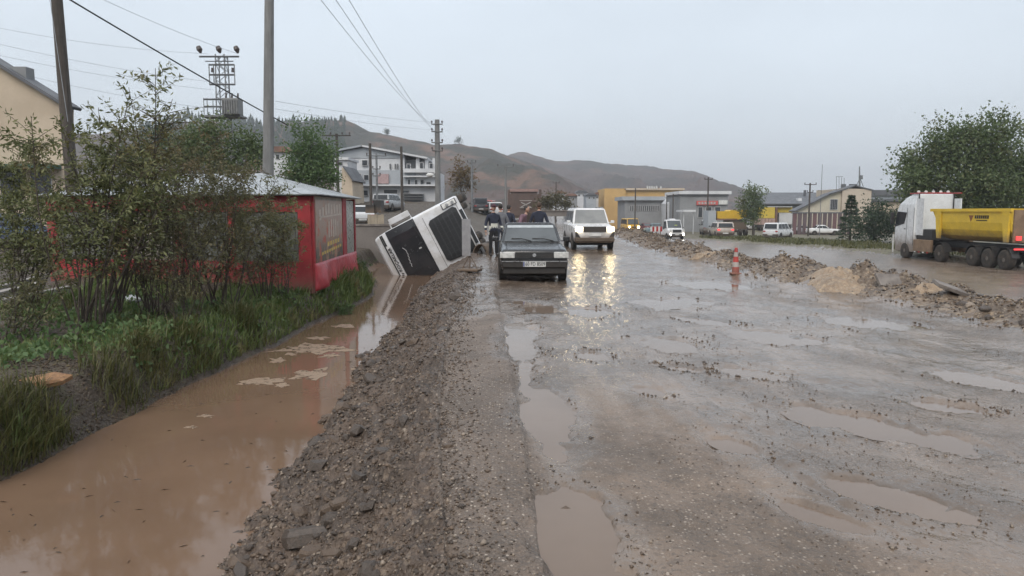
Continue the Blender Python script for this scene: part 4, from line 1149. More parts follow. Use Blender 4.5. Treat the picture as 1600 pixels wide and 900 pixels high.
# ---- white boxy car with its lamps on
p = gnd(926, 391)
s = dict(L=4.25, W=1.84, H=1.80, hood=1.10, nose=1.0, belt=1.12, tail=1.15, cowl=-1.05, deck=2.0, roof=(-.60, 1.9), zb=.30, wr=.34, cabw=.92, roofw=.78, panes=3, paint=paint('mud_splashed_white', (.68, .68, .68), (.30, .85)),
         lamp=(.72, .90, .27, .19), lampmat=M_lampon, screen=mat('pale_windscreen2', (.22, .225, .22), (.17, .175, .175), scale=1.2, rough=.1), grille=(1.02, .24, .89), grillemat=mat('dark_brown_grille', (.05, .042, .036), rough=.4), bump=.45, bumpmat=mat('muddy_bumper', (.10, .075, .055), rough=.6), platez=.66, mirror=M_white, wipers=False)  # grille is plain dark brown, no glow of its own
suv = car('white_car', 'mud-splashed white boxy car driving towards us with headlights lit', 'car', (p.x, p.y + 2.1, gz(p.x, p.y)), R(3), s); suv.scale = (.9, .9, .93)
mb = MB(); mb.box((-.62, .4, 1.83), (.05, 1.9, .05)); mb.build('roof_rail', M_silver, suv)
mb = MB(); mb.box((.62, .4, 1.83), (.05, 1.9, .05)); mb.build('roof_rail', M_silver, suv)
for s_x in (-1, 1):
    mb = MB(); mb.prism([(s_x * .62, .50), (s_x * .86, .46), (s_x * .88, .78), (s_x * .80, .78)], 1, -2.14, -2.06); mb.build('intake', M_trim, suv)
# ---- white flatbed van with its lamps on
p = gnd(1052, 374)
s = dict(VAN, L=5.6, W=2.0, H=2.3, hood=1.28, nose=1.12, belt=1.30, tail=1.0, cowl=-2.05, deck=-.55, roof=(-1.55, -.75), zb=.35, wr=.34, lamp=(.80, 1.02, .26, .30), lampmat=M_lampoff, grille=(1.1, .34, .98), bump=.55, panes=1, paint=paint('van_white', (.70, .70, .70), (.3, .7)), ro=1.2, mirror=M_trim)
fv = car('flatbed_van', 'white van with lamps lit driving towards us on the far carriageway', 'van', (p.x, p.y + 2.8, gz(p.x, p.y)), R(9), s)
for s_x in (-1, 1):
    mb = MB(); mb.cyl((s_x * .80, -2.80, .58), (s_x * .80, -2.87, .58), .10, n=12); mb.build('fog_lamp', M_lampwhite, fv)
mb = MB(); mb.box((.0, -1.1, 2.36), (.7, .35, .14)); mb.build('roof_box', M_white, fv, bevel=.03)
mb = MB(); mb.box((0, 1.2, 1.05), (2.1, 3.3, .12)); mb.box((-1.0, 1.2, 1.25), (.06, 3.3, .4)); mb.box((1.0, 1.2, 1.25), (.06, 3.3, .4)); mb.build('flatbed', M_silver, fv)
mb = MB(); mb.box((.2, -1.86, 1.62), (.34, .06, .12)); mb.build('dash_vest', mat('hivis_yellow', (.55, .68, .05), rough=.6), fv)
# ---- traffic further back
def small(name, label, px, py, rz, base, cat='car', group='vehicles in the distance', **kw):
    p = gnd(px, py); d = dict(base, **kw)
    o = car(name, label, cat, (p.x, p.y + d['L'] / 2 * abs(math.cos(rz)), gz(p.x, p.y)), rz, d, group)
    return o
yellow = paint('yellow', (.62, .36, .03))
small('yellow_van', 'yellow minibus with lit headlights behind the white van', 988, 364, R(6), VAN, 'minibus', L=5.0, W=2.05, H=2.35, hood=1.3, nose=1.15, belt=1.35, tail=1.35, cowl=-2.0, deck=2.4, roof=(-1.7, 2.35), paint=yellow, lampmat=M_lampon, lamp=(.76, .95, .3, .3), grille=(.9, .2, .95))
small('dark_red_car', 'dark red car between the yellow minibus and the white van', 1014, 363, R(10), SEDAN, paint=paint('dark_red', (.16, .02, .02)))
small('teal_pickup', 'grey-blue pickup just behind the white van', 1027, 367, R(12), VAN, 'pickup', L=4.8, H=1.7, deck=-.2, roof=(-.7, -.3), tail=1.0, panes=1, paint=paint('teal_grey', (.16, .24, .26)))
p = gnd(1030, 378)
p = at(1025, 372, 66)
t = thing('warning_board', 'red and white striped warning board beside the white van', 'sign', (p.x, 66, gz(p.x, 66)), R(6))
for k in range(6):
    mb = MB(); mb.box((-.45 + .18 * k, 0, .75), (.17, .05, .45)); mb.build('stripe_panel', M_tail if k % 2 else M_plate, t)
mb = MB()
for x in (-.4, .4): mb.box((x, .04, .36), (.06, .06, .85))
mb.build('stand', M_trim, t)
small('tan_estate', 'silvery estate car seen from behind with red lamps on the far carriageway', 1134, 374, R(176), VAN, L=4.2, W=1.72, H=1.52, hood=.95, nose=.85, belt=1.0, tail=1.02, paint=paint('tan_silver', (.44, .39, .35), (.2, .9)), tailmat=M_tailon, tlamp=(.66, .80, .26, .14)).scale = (1.22,) * 3
small('grey_jeep', 'small white and grey off-road car beside the silvery estate car', 1112, 370, R(172), VAN, L=3.9, W=1.7, H=1.75, hood=1.0, belt=1.1, tail=1.1, paint=paint('jeep_grey', (.40, .42, .42), (.3, 1.3))).scale = (1.15,) * 3
small('white_estate', 'muddy white estate car standing by the far verge', 1224, 377, R(138), VAN, L=4.3, W=1.72, H=1.72, paint=M_white)
small('white_saloon', 'white saloon parked side-on before the brown fence', 1286, 370, R(85), SEDAN, W=1.68, paint=paint('clean_white', (.72, .72, .72)))
small('white_saloon', 'white saloon half hidden between the estate car and the brown fence', 1258, 368, R(78), SEDAN, W=1.68, paint=M_white)
small('white_saloon', 'white saloon parked under the red shop sign', 1092, 350, R(75), SEDAN, paint=M_white)
small('white_saloon', 'small white car parked at the foot of the yellow lorry', 1179, 362, R(70), HATCH, paint=M_white)
small('white_hatchback', 'white hatchback parked just left of the yellow dump truck', 1113, 355, R(70), HATCH, paint=M_white)
small('parked_car', 'white car parked by the long barred building', 1012, 345, R(60), HATCH, paint=M_white, W=2.0, L=5, H=2.0)
small('silver_saloon', 'silver saloon in the queue just right of the yellow minibus', 1003, 357, R(8), SEDAN, paint=M_silver)
small('grey_hatchback', 'dark grey hatchback between the silvery estate car and the small tree', 1160, 366, R(165), HATCH, paint=paint('dull_grey', (.10, .105, .11)))
small('white_minivan', 'white minivan parked by the pale canopy posts', 1076, 353, R(40), VAN, 'van', paint=M_white)
# behind the kiosk and the overturned truck
def placed(name, label, px, py, Y, rz, base, cat='car', group='cars parked behind the ditch', **kw):
    p = at(px, py, Y); d = dict(base, **kw)
    return car(name, label, cat, (p.x, p.y, gz(p.x, p.y)), rz, d, group)
placed('silver_estate', 'silver estate car seen from behind below the white house', 608, 329, 70, R(168), VAN, L=4.2, W=1.7, H=1.55, hood=.95, nose=.85, belt=1.0, tail=1.02, paint=M_silver)
placed('white_car_parked', 'white car parked just behind the kiosk corner', 560, 346, 52, R(200), HATCH, paint=M_white, W=1.7)
placed('white_pickup', 'white pickup parked behind the overturned truck by the crowd', 768, 337, 92, R(196), VAN, 'pickup', L=4.6, W=1.75, H=1.7, paint=M_white)
placed('dark_car', 'dark car parked in the row behind the overturned truck', 748, 334, 90, R(190), VAN, paint=paint('dark_grey', (.05, .05, .055)))
placed('red_car', 'red car parked beyond the white pickup', 765, 326, 104, R(170), VAN, paint=paint('red', (.36, .05, .04)))
placed('blue_car', 'dark blue car behind the shrubs by the cream building', 22, 372, 30, R(75), HATCH, paint=paint('dark_blue', (.03, .06, .14)))

# ------------------------------------------------------------------ overturned truck
TR = thing('overturned_truck', 'white truck tipped over on its side into the ditch, lettered KOÇAKLAR', 'truck')
M_cabw = mat('truck_white_paint', (.66, .67, .69), (.55, .545, .54), scale=2.2, rough=.25, coat=.2)
M_cabdark = mat('truck_black_panel', (.020, .021, .024), (.03, .03, .033), scale=2, rough=.16, rough2=.28)
M_gril = mat('truck_grille', (.016, .017, .019), rough=.4)
z0, zr = .35, 3.88                                   # underside of bumper, roof
def cab_ring(z, w, yf, yb, cr=.16):
    """rounded-front plan outline at height z"""
    P = [(-w, yb), (-w, yf + cr * 1.6), (-w + cr * .35, yf + cr * .5), (-w + cr * 1.1, yf + .06), (-w * .4, yf), (w * .4, yf), (w - cr * 1.1, yf + .06), (w - cr * .35, yf + cr * .5), (w, yf + cr * 1.6), (w, yb)]
    return [(x, y, z) for x, y in P]
m = MB()
m.rings([cab_ring(z0, 1.22, .10, 2.2), cab_ring(z0 + .12, 1.25, .03, 2.2), cab_ring(1.1, 1.25, .0, 2.2), cab_ring(1.85, 1.25, .03, 2.2), cab_ring(2.6, 1.235, .12, 2.2), cab_ring(3.25, 1.22, .24, 2.2), cab_ring(3.66, 1.19, .32, 2.2), cab_ring(3.82, 1.14, .42, 2.15), cab_ring(zr, 1.04, .58, 2.05)])
cabo = m.build('cab', M_cabw, TR, bevel=.03)
def front_y(z): return np.interp(z, [.35, .47, 1.1, 1.85, 2.6, 3.25, 3.62], [.10, .03, .0, .03, .12, .24, .315])
def face(mb, x0, x1, za, zb2, off, th, taper=0.0, cut=0.0, rows=5):
    """curved panel lying on the cab front"""
    rg_o, rg_i = [], []
    zsx = np.linspace(za, zb2, rows)
    for z in zsx:
        f = (z - za) / (zb2 - za)
        a, b = x0 + taper * (1 - f) if taper > 0 else x0 - taper * f, x1 - taper * (1 - f) if taper > 0 else x1 + taper * f
        if cut and (f < .02 or f > .98): a += cut; b -= cut
        xs = np.linspace(a, b, 9)
        def yy2(x): return float(front_y(z)) + .10 * max(0, (abs(x) - .55) / .65) ** 2
        rg_o.append([(x, yy2(x) - off - th, z) for x in xs]); rg_i.append([(x, yy2(x) - off, z) for x in xs])
    n = 9
    k = len(mb.v)
    for r in rg_o + rg_i: mb.v += [tuple(map(float, p)) for p in r]
    R0 = rows * n
    def q(*i): mb.f.append(tuple(k + a for a in i)); mb.m.append(mb.mi)
    for i in range(rows - 1):
        for j in range(n - 1):
            q(i * n + j, i * n + j + 1, (i + 1) * n + j + 1, (i + 1) * n + j)
            q(R0 + i * n + j, R0 + (i + 1) * n + j, R0 + (i + 1) * n + j + 1, R0 + i * n + j + 1)
        q(i * n, (i + 1) * n, R0 + (i + 1) * n, R0 + i * n); q(i * n + n - 1, R0 + i * n + n - 1, R0 + (i + 1) * n + n - 1, (i + 1) * n + n - 1)
    for j in range(n - 1):
        q(j, R0 + j, R0 + j + 1, j + 1); a = (rows - 1) * n
        q(a + j, a + j + 1, R0 + a + j + 1, R0 + a + j)
    return mb
mb = MB(); face(mb, -1.20, 1.20, 2.17, 3.35, .004, .02, rows=8); ws = mb.build('windscreen', M_cabdark, TR, smooth=False)
mb = MB(); face(mb, -.93, .93, .56, 1.75, .006, .03, taper=-.10, cut=.10, rows=12); gr = mb.build('grille', M_gril, TR)
for k in range(5):
    mb = MB(); face(mb, -.80, .80, .74 + .19 * k, .79 + .19 * k, .036, .02, rows=2); mb.build('grille_bar', mat('grille_bar_dark', (.035, .037, .04), rough=.3), gr)
for sx_ in (-1, 1):
    mb = MB(); face(mb, min(sx_ * .97, sx_ * 1.19), max(sx_ * .97, sx_ * 1.19), .44, 1.04, .006, .025, rows=4); hl = mb.build('headlight', M_gril, TR)
    mb = MB(); face(mb, min(sx_ * .99, sx_ * 1.17), max(sx_ * .99, sx_ * 1.17), .48, 1.0, .033, .015, rows=4); mb.build('lens', M_lampoff, hl)
    for zz in (.60, .82):
        mb = MB(); mb.cyl((sx_ * 1.07, .0, zz), (sx_ * 1.07, -.035, zz), .06, n=12); mb.build('reflector', M_chrome, hl)
    mb = MB(); mb.box((sx_ * 1.46, .42, 2.62), (.22, .20, .82)); mb.tube([(sx_ * 1.2, .38, 3.06), (sx_ * 1.46, .42, 3.03)], .03, 6); mb.tube([(sx_ * 1.2, .38, 2.2), (sx_ * 1.46, .42, 2.25)], .03, 6)
    mi_ = mb.build('mirror', M_cabw, TR, bevel=.05)
    mb = MB(); mb.box((sx_ * 1.46, .53, 2.62), (.17, .02, .7)); mb.build('mirror_glass', M_glass, mi_)
    mb = MB(); mb.slab([(sx_ * 1.25, .5, 2.1), (sx_ * 1.25, 1.5, 2.1), (sx_ * 1.23, 1.45, 2.95), (sx_ * 1.23, .62, 2.95)][::(1 if sx_ > 0 else -1)], .01, .004); mb.build('side_window', M_glass, TR)
mb = MB(); face(mb, -1.19, 1.19, 3.36, 3.60, .03, .05, rows=3); vis = mb.build('sun_visor', M_cabw, TR)
mb = MB(); face(mb, -1.16, 1.16, 3.56, 3.61, .083, .006, rows=2); face(mb, -1.16, -.72, 3.49, 3.555, .083, .006, rows=2); face(mb, .72, 1.16, 3.49, 3.555, .083, .006, rows=2); mb.build('visor_stripe', M_ink, vis)
tm = Matrix.Translation((.13, .168, 3.465)) @ Matrix.Rotation(R(90 - 16), 4, 'X')
text_mesh('visor_text', 'KOÇAKLAR', .175, M_ink, vis, tm, .006, 1.08)
mb = MB()
for k in range(3): mb.box((-.60 + .07 * k, .168, 3.45 + .03 * (k % 2)), (.035, .012, .10), Euler((R(-16), R(25), 0)).to_matrix())
mb.build('visor_emblem', M_ink, vis)
# white flourish on the windscreen, sticker, wiper, washer marks
M_script = mat('white_script', (.55, .55, .55), rough=.4)
def wsy(x, z): return float(front_y(z)) + .10 * max(0, (abs(x) - .55) / .65) ** 2 - .030
mb = MB(); pts = []
for k in range(40):
    f = k / 39; x = -.38 + .78 * f; z = 2.98 + .022 * math.sin(f * 38) * (1 - f) + .035 * math.sin(f * 5.0 + 1) + .05 * max(0, f - .85) / .15
    pts.append((x, wsy(x, z), z))
mb.tube(pts, .010, 4); mb.build('windscreen_script', M_script, ws)
mb = MB(); mb.box((.10, wsy(.1, 2.42), 2.42), (.05, .008, .10)); mb.build('sticker', M_script, ws)
mb = MB(); mb.box((-.98, wsy(-.98, 3.2), 3.18), (.05, .012, .30), Euler((0, R(-60), 0)).to_matrix()); mb.build('side_marker', M_plate, ws)
mb = MB(); mb.tube([(-.6, wsy(-.6, 2.2) - .02, 2.2), (.15, wsy(.15, 2.3) - .02, 2.30)], .012, 5); mb.tube([(.3, wsy(.3, 2.2) - .02, 2.2), (1.0, wsy(1, 2.3) - .02, 2.30)], .012, 5); mb.build('wipers', M_ink, ws)
M_gap = mat('panel_gap', (.05, .05, .052), rough=.6)
for za in (.50, 1.84):
    mb = MB(); face(mb, -1.18, 1.18, za, za + .014, .0, .008, rows=2); mb.build('panel_gap', M_gap, cabo)
mb = MB(); face(mb, -.70, .70, .38, .50, .004, .02, rows=2); mb.build('lower_grille', M_gril, TR)
for sx_ in (-1, 1):
    for za, zc in ((.70, 1.95), (1.95, 3.1)):
        mb = MB(); mb.box((sx_ * 1.252, .62 + .1 * (za > 1), (za + zc) / 2), (.006, .014, zc - za)); mb.box((sx_ * 1.252, 1.55, (za + zc) / 2), (.006, .014, zc - za)); mb.build('door_gap', M_gap, TR)
for k in range(9):
    mb = MB(); face(mb, -.80 + .19 * k, -.79 + .19 * k, .66, 1.66, .036, .012, rows=3); mb.build('grille_rib', M_gap, gr)
# wind deflector step, roof lamps
mb = MB(); mb.ball((.45, .55, 3.74), (.10, .10, .06)); mb.build('roof_lamp', M_plate, TR)
mb = MB(); mb.ball((-.45, .55, 3.74), (.10, .10, .06)); mb.build('roof_lamp', M_plate, TR)
# chassis, tank, wheels, body
M_chas = mat('muddy_chassis', (.05, .042, .036), (.085, .062, .045), scale=3, rough=.7)
mb = MB()
for x in (-.42, .42): mb.box((x, 4.4, .95), (.10, 7.4, .26))
for y in (1.2, 2.6, 4.2, 5.8, 7.4): mb.box((0, y, .95), (.8, .12, .2))
mb.build('chassis', M_chas, TR)
mb = MB(); mb.cyl((-.95, 2.7, .85), (-.95, 3.9, .85), .34, n=14); mb.cyl((.95, 2.7, .85), (.95, 3.9, .85), .34, n=14); mb.build('fuel_tank', M_chas, TR)
for y in (1.35, 5.3, 6.65):
    mb = MB(); mb.cyl((-1.1, y, .5), (1.1, y, .5), .09, n=10); mb.build('axle', M_chas, TR)
    for sx_ in (-1, 1):
        wheel(TR, sx_ * 1.06, y, .52, .32, .5)
        if y > 3: wheel(TR, sx_ * .74, y, .52, .26, .5)
mb = MB(); mb.prism([(-1.22, 1.3), (1.22, 1.3), (1.25, 2.55), (-1.25, 2.55)], 1, 2.6, 8.0); mb.build('dump_body', M_chas, TR, bevel=.04)
for k in range(6):
    mb = MB(); mb.box((1.27, 2.9 + .95 * k, 1.9), (.06, .1, 1.2)); mb.box((-1.27, 2.9 + .95 * k, 1.9), (.06, .1, 1.2)); mb.build('body_rib', M_chas, TR)
th = R(-117)
Rm = Euler((R(0), th, R(5))).to_matrix()
C_loc = Vector((-1.25, 0, z0)); C_w = at(760, 398, 27.6)
TR.rotation_euler = Rm.to_euler()
TR.location = C_w - Rm @ C_loc
# torn dark wheel-arch piece on the ground by the bumper
p = gnd(757, 397); mb = MB(); rg = []
for j in range(8):
    a = math.pi * j / 7; rg.append([(x, .30 * math.cos(a), .42 * math.sin(a) * (1 + .1 * math.sin(9 * x))) for x in (-.32, 0, .32)])
mb.rings(rg, caps=False, closed=False)
o = mb.build('torn_mudguard', M_trim); o.location = (p.x - .05, p.y + .3, gz(p.x, p.y) - .02); o.rotation_euler = (0, 0, R(70))
sd = o.modifiers.new('thickness', 'SOLIDIFY'); sd.thickness = .03
tag(o, 'dark torn mudguard lying by the overturned truck bumper', 'mudguard')

# ------------------------------------------------------------------ white tractor with yellow tipper trailer
P0 = Vector((24.6, 46.0, 0)); gz0 = -1.24
LR = thing('tipper_lorry', 'white tractor unit pulling a yellow tipper trailer on the far carriageway', 'lorry', (P0.x + 1.15, P0.y, gz0), R(180))
M_lw = paint('lorry_white', (.68, .70, .71), (.75, 1.75)); M_ly = mat('tipper_yellow', (.72, .49, .04), (.62, .42, .04), scale=1.2, rough=.4, mud=(1.3, 2.05)); M_brownpanel = mat('mud_caked_skirt', (.24, .165, .105), (.17, .115, .075), scale=2, rough=.75)
# front axle is local y=0; the front lies towards -Y
m = MB()
m.rings([cab_ring(.45, 1.2, -1.38, .95), cab_ring(1.2, 1.25, -1.42, .95), cab_ring(2.0, 1.25, -1.40, .95), cab_ring(2.95, 1.23, -1.26, .95), cab_ring(3.35, 1.2, -1.05, .95), cab_ring(3.75, 1.12, -.45, .95), cab_ring(3.98, 1.05, .25, .95)])
m.build('cab', M_lw, LR, bevel=.03)
for sx_ in (-1, 1):
    o_ = 1 if sx_ > 0 else -1
    mb = MB(); mb.slab([(sx_ * 1.252, -1.22, 1.95), (sx_ * 1.252, -.12, 2.18), (sx_ * 1.24, .10, 2.86), (sx_ * 1.237, -1.02, 2.93)][::o_], .012, .004); mb.build('side_window', M_glass, LR)
    mb = MB(); mb.box((sx_ * 1.42, -1.28, 2.5), (.2, .16, .75)); mb.build('mirror', M_trim, LR, bevel=.04)
    for yy_ in (.16, .93):
        mb = MB(); mb.box((sx_ * 1.253, yy_, 2.0), (.008, .03, 2.3)); mb.build('door_gap', M_gap, LR)
    mb = MB(); mb.box((sx_ * 1.256, -.05, 1.85), (.012, .2, .05)); mb.build('door_handle', M_trim, LR)
    mb = MB(); mb.box((sx_ * 1.10, 1.35, 2.6), (.06, .8, 2.2)); mb.build('side_fairing', M_lw, LR)
    mb = MB(); mb.box((sx_ * 1.15, 1.9, .88), (.16, 1.9, .72)); mb.build('side_skirt', M_brownpanel, LR, bevel=.03)
    mb = MB(); mb.box((sx_ * 1.245, -1.38, .9), (.05, .10, 1.1)); mb.build('corner_lamp', M_tailon if False else M_plate, LR)
    mb = MB(); mb.tube([(sx_ * 1.05, 1.05, 1.3), (sx_ * 1.05, 1.05, 4.0)], .035, 6); mb.build('exhaust_stack', M_trim, LR)
    for k in range(4):
        mb = MB(); mb.box((sx_ * 1.24, 1.2 + .45 * k, .50), (.03, .14, .07)); mb.build('marker_lamp', M_tail if k % 2 else M_plate, LR)
mb = MB(); mb.slab([(-1.1, -1.36, 2.0), (1.1, -1.36, 2.0), (1.08, -1.24, 2.95), (-1.08, -1.24, 2.95)], .02, .05); mb.build('windscreen', M_glass, LR)
mb = MB(); mb.box((0, -1.42, 1.2), (1.7, .06, .8)); mb.build('grille', M_trim, LR)
mb = MB(); mb.tube([(-1.05, .72, 4.04), (1.05, .72, 4.04)], .04, 6); mb.tube([(1.1, .1, 4.02), (1.1, 1.7, 4.02)], .04, 6); mb.tube([(-1.1, .1, 4.02), (-1.1, 1.7, 4.02)], .04, 6); rl = mb.build('roof_bar', M_tail, LR)
for k in range(5):
    mb = MB(); mb.cyl((-.9 + .45 * k, .70, 4.12), (-.9 + .45 * k, .62, 4.12), .08, n=10); mb.build('spot_lamp', M_plate, rl)
mb = MB(); mb.box((0, 1.9, 1.55), (2.2, 1.7, .62)); mb.build('tank_box', M_trim, LR, bevel=.03)
mb = MB(); mb.box((-.42, 5.2, 1.05), (.12, 9.4, .3)); mb.box((.42, 5.2, 1.05), (.12, 9.4, .3)); mb.box((0, 9.95, 1.1), (2.3, .12, .18)); mb.build('chassis', M_trim, LR)
for y in (0, 3.75, 6.75, 8.05, 9.35):
    for sx_ in (-1, 1):
        wheel(LR, sx_ * 1.07, y, .52, .34)
        if y != 0:
            mb = MB(); rg = []
            for j in range(9):
                a = math.pi * (.06 + .88 * j / 8); rg.append([(sx_ * 1.24, y - .62 * math.cos(a), .52 + .64 * math.sin(a)), (sx_ * .85, y - .62 * math.cos(a), .52 + .64 * math.sin(a))])
            mb.rings(rg, caps=False, closed=False); o = mb.build('mudguard', M_trim, LR); sd = o.modifiers.new('thickness', 'SOLIDIFY'); sd.thickness = .02
# half-pipe tipper body
m = MB(); rg = []
half = [(-1.25, 3.05), (-1.25, 2.35), (-1.18, 1.95), (-1.0, 1.62), (-.7, 1.42), (-.3, 1.32), (.3, 1.32), (.7, 1.42), (1.0, 1.62), (1.18, 1.95), (1.25, 2.35), (1.25, 3.05), (1.17, 3.05), (1.17, 2.35), (.62, 1.52), (-.62, 1.52), (-1.17, 2.35), (-1.17, 3.05)]
for y, s_z in ((2.85, .0), (3.7, 1.0), (9.7, 1.0)):
    rg.append([(x, y + (0 if z > 2.9 else (.55 if y < 3 else 0)), z) for x, z in half])
m.rings(rg); tip = m.build('tipper_body', M_ly, LR)
for sx_ in (-1, 1):
    mb = MB(); mb.box((sx_ * 1.28, 6.3, 3.0), (.12, 7.0, .16)); mb.build('top_rail', M_ly, tip)
    for y in (3.6, 9.4):
        mb = MB(); mb.prism([(y - .3, 3.05), (y + .3, 3.05), (y + .2, 1.4), (y - .05, 1.4)], 0, min(sx_ * 1.2, sx_ * 1.33), max(sx_ * 1.2, sx_ * 1.33)); mb.build('stanchion', M_ly, tip)
    mb = MB(); mb.box((sx_ * 1.0, 10.0, 1.62), (.22, .1, .2)); mb.build('tail_lamp', M_tailon, LR)
    mb = MB(); mb.box((sx_ * .95, 10.02, 1.08), (.5, .06, .07)); mb.build('tail_strip', M_tailon, LR)
mb = MB(); mb.box((0, 9.78, 2.2), (2.3, .1, 1.6)); mb.build('tailgate', M_brownpanel, tip)
mb = MB(); mb.prism([(6.75, 2.72), (6.35, 2.72), (6.45, 2.55), (6.55, 2.38), (6.65, 2.55)], 0, 1.252, 1.262); mb.build('body_emblem', mat('emblem_brown', (.25, .09, .03), rough=.5), tip)
mb = MB()
for k in range(7): mb.box((1.257, 6.93 + .17 * k, 2.64), (.012, .12, .17))
mb.box((1.257, 7.45, 2.46), (.012, .9, .05)); mb.build('body_lettering', M_ink, tip)

# ------------------------------------------------------------------ traffic cone, marker board
p = gnd(1149, 431); z = gz(p.x, p.y)
CN = thing('traffic_cone', 'red and white striped traffic cone at the edge of the median', 'cone', (p.x, p.y, z)); CN.scale = (.85, .85, .97)
M_cone = mat('cone_red', (.42, .055, .045), (.32, .045, .04), rough=.5, mud=(-.05, .35)); M_conew = mat('cone_white', (.40, .36, .33), rough=.45)
m = MB(); m.box((0, 0, .02), (.30, .30, .05)); m.build('base', M_cone, CN, bevel=.012)
zz = [.04, .20, .33, .48, .60, .72]; rr_ = [.115, .10, .088, .07, .055, .045]
for k in range(5):
    m = MB(); m.cyl((0, 0, zz[k]), (0, 0, zz[k + 1]), rr_[k], rr_[k + 1], 18); m.build('red_band' if k % 2 == 0 else 'white_band', M_cone if k % 2 == 0 else M_conew, CN)
p = gnd(731, 424); z = gz(p.x, p.y)
DB = thing('marker_board', 'narrow grey roadwork marker board on a thin stand before the overturned truck', 'marker board', (p.x, p.y, z), R(-20))
M_bb = mat('grey_board_back', (.30, .30, .31), (.24, .24, .25), rough=.45, mud=(.0, .5))
m = MB(); m.box((-.04, 0, .93), (.26, .02, 1.02)); m.build('board', M_bb, DB, bevel=.006)
m = MB(); m.tube([(0.05, .03, 0), (0.05, .03, 1.42)], .016, 6); m.build('pole', M_trim, DB)
m = MB(); m.box((.05, 0, .035), (.62, .34, .07)); m.build('foot', M_trim, DB, bevel=.02)
m = MB(); m.tube([(.05, .03, .45), (.30, .03, .03)], .012, 5); m.tube([(.05, .03, .45), (-.2, .03, .03)], .012, 5); m.build('brace', M_trim, DB)

# ------------------------------------------------------------------ poles and cables
M_wood = mat('weathered_pole_wood', (.085, .072, .062), (.055, .048, .042), scale=3, rough=.85, bump=.4, bscale=12, stretch=(4, 4, .4))
M_polec = mat('grey_concrete_pole', (.20, .20, .195), (.15, .15, .148), scale=2, rough=.7, stretch=(3, 3, .5))
M_steel = mat('galvanised_steel', (.22, .23, .235), (.16, .165, .17), scale=4, rough=.5, metal=.4)
M_ins = mat('brown_insulator', (.06, .045, .04), rough=.3)
M_wire = mat('black_cable', (.02, .02, .022), rough=.6); M_thin = mat('grey_wire', (.30, .32, .35), rough=.5)
def pole(name, label, px, ytop, Y, r0, r1, mat_, arms=(), lean=(0, 0), group=None, pxb=None, ins=True, n=12):
    T = at(px, ytop, Y); bx = T.x if pxb is None else (pxb - CX) / FPX * Y
    zb = gz(bx, Y) - .3
    root = thing(name, label, 'utility pole', (bx, Y, zb + .3), group=group)
    O = (bx, Y, zb + .3)
    m = MB(); m.tube([(bx, Y, zb), (T.x, Y, T.z)], [r0, r1], n); m.build('shaft', mat_, root, O)
    for dz, hw, rz in arms:
        m = MB(); c = Vector((T.x, Y - r1, T.z - dz)); d = Vector((math.cos(rz), math.sin(rz), 0)) * hw
        m.tube([c - d, c + d], .05, 4); a = m.build('crossarm', mat_, root, O)
        if ins:
            for f in (-.92, .92, -.4, .4)[:(4 if hw > .9 else 2)]:
                m = MB(); q = c + d * f; m.tube([q, q + Vector((0, 0, .10)), q + Vector((0, 0, .14)), q + Vector((0, 0, .26))], [.03, .03, .075, .05], 8); m.build('insulator', M_ins, a, O)
    return root, T
pole('wooden_pole', 'dark leaning wooden pole rising before the cream building', 84, -60, 17.5, .15, .115, M_wood, pxb=122)
pole('concrete_pole', 'tall plain grey pole rising behind the red kiosk', 421, -60, 23.5, .19, .135, M_polec, pxb=417)
_, T683 = pole('concrete_pole', 'concrete pole with many insulators behind the overturned truck', 683, 187, 56, .24, .18, M_polec, [(.35, .42, 0), (.9, .42, .3), (1.7, .42, 0), (2.3, .42, .3)])
m = MB(); q = T683 + Vector((-.55, -.2, -4.1)); m.ball(q, (.3, .16, .16)); m.tube([q + Vector((.2, 0, 0)), T683 + Vector((0, 0, -3.7))], .03, 5); o = m.build('street_lamp', M_plate); tag(o, 'white street lamp fixed to the concrete pole with many insulators', 'street lamp')
FARP = 'distant utility poles'
pole('distant_pole', 'dark bare pole standing before the white house gable', 578, 224, 62, .14, .11, M_wood, group=FARP)
pole('distant_pole', 'dark bare pole before the white house balcony', 627, 229, 62, .13, .10, M_wood, group=FARP)
pole('distant_pole', 'short pole with crossarms between the two bare dark poles', 588, 239, 66, .10, .09, M_steel, [(.25, .9, 0), (1.4, .35, 0), (2.0, .35, 0)], group=FARP)
pole('distant_pole', 'pole with a wide crossarm beside the green tree', 526, 209, 60, .14, .11, M_wood, [(.15, 1.15, 0)], group=FARP)
pole('distant_pole', 'thin pole with one lamp right of the orange tree', 737, 250, 85, .14, .11, M_steel, [(.3, .5, 0)], group=FARP)
pole('distant_pole', 'pole with a crossarm standing beside the brown dump truck', 790, 259, 80, .15, .11, M_polec, [(.1, .9, 0)], group=FARP)
pole('distant_pole', 'short pole in front of the yellow warehouse', 993, 294, 120, .12, .1, M_wood, group=FARP, ins=False)
pole('distant_pole', 'pole standing at the red shop sign', 1107, 277, 110, .14, .11, M_wood, [(.3, .6, 0)], group=FARP)
pole('distant_pole', 'pole with short crossarms left of the pale gable house', 1266, 286, 98, .12, .10, M_wood, [(.2, .8, 0), (1.2, .4, 0)], group=FARP)
pole('distant_pole', 'very thin tall mast left of the pale gable house', 1285, 257, 98, .05, .03, M_steel, group=FARP)
pole('distant_pole', 'slim pole at the hamlet below the bare hill', 869, 284, 130, .12, .1, M_wood, [(.2, .6, 0)], group=FARP)
pole('distant_pole', 'small pole right of the hamlet roofs', 1042, 304, 115, .1, .08, M_wood, group=FARP)
pole('distant_pole', 'thin dark post before the grey shed wall', 1052, 303, 112, .09, .08, M_wood, group=FARP)
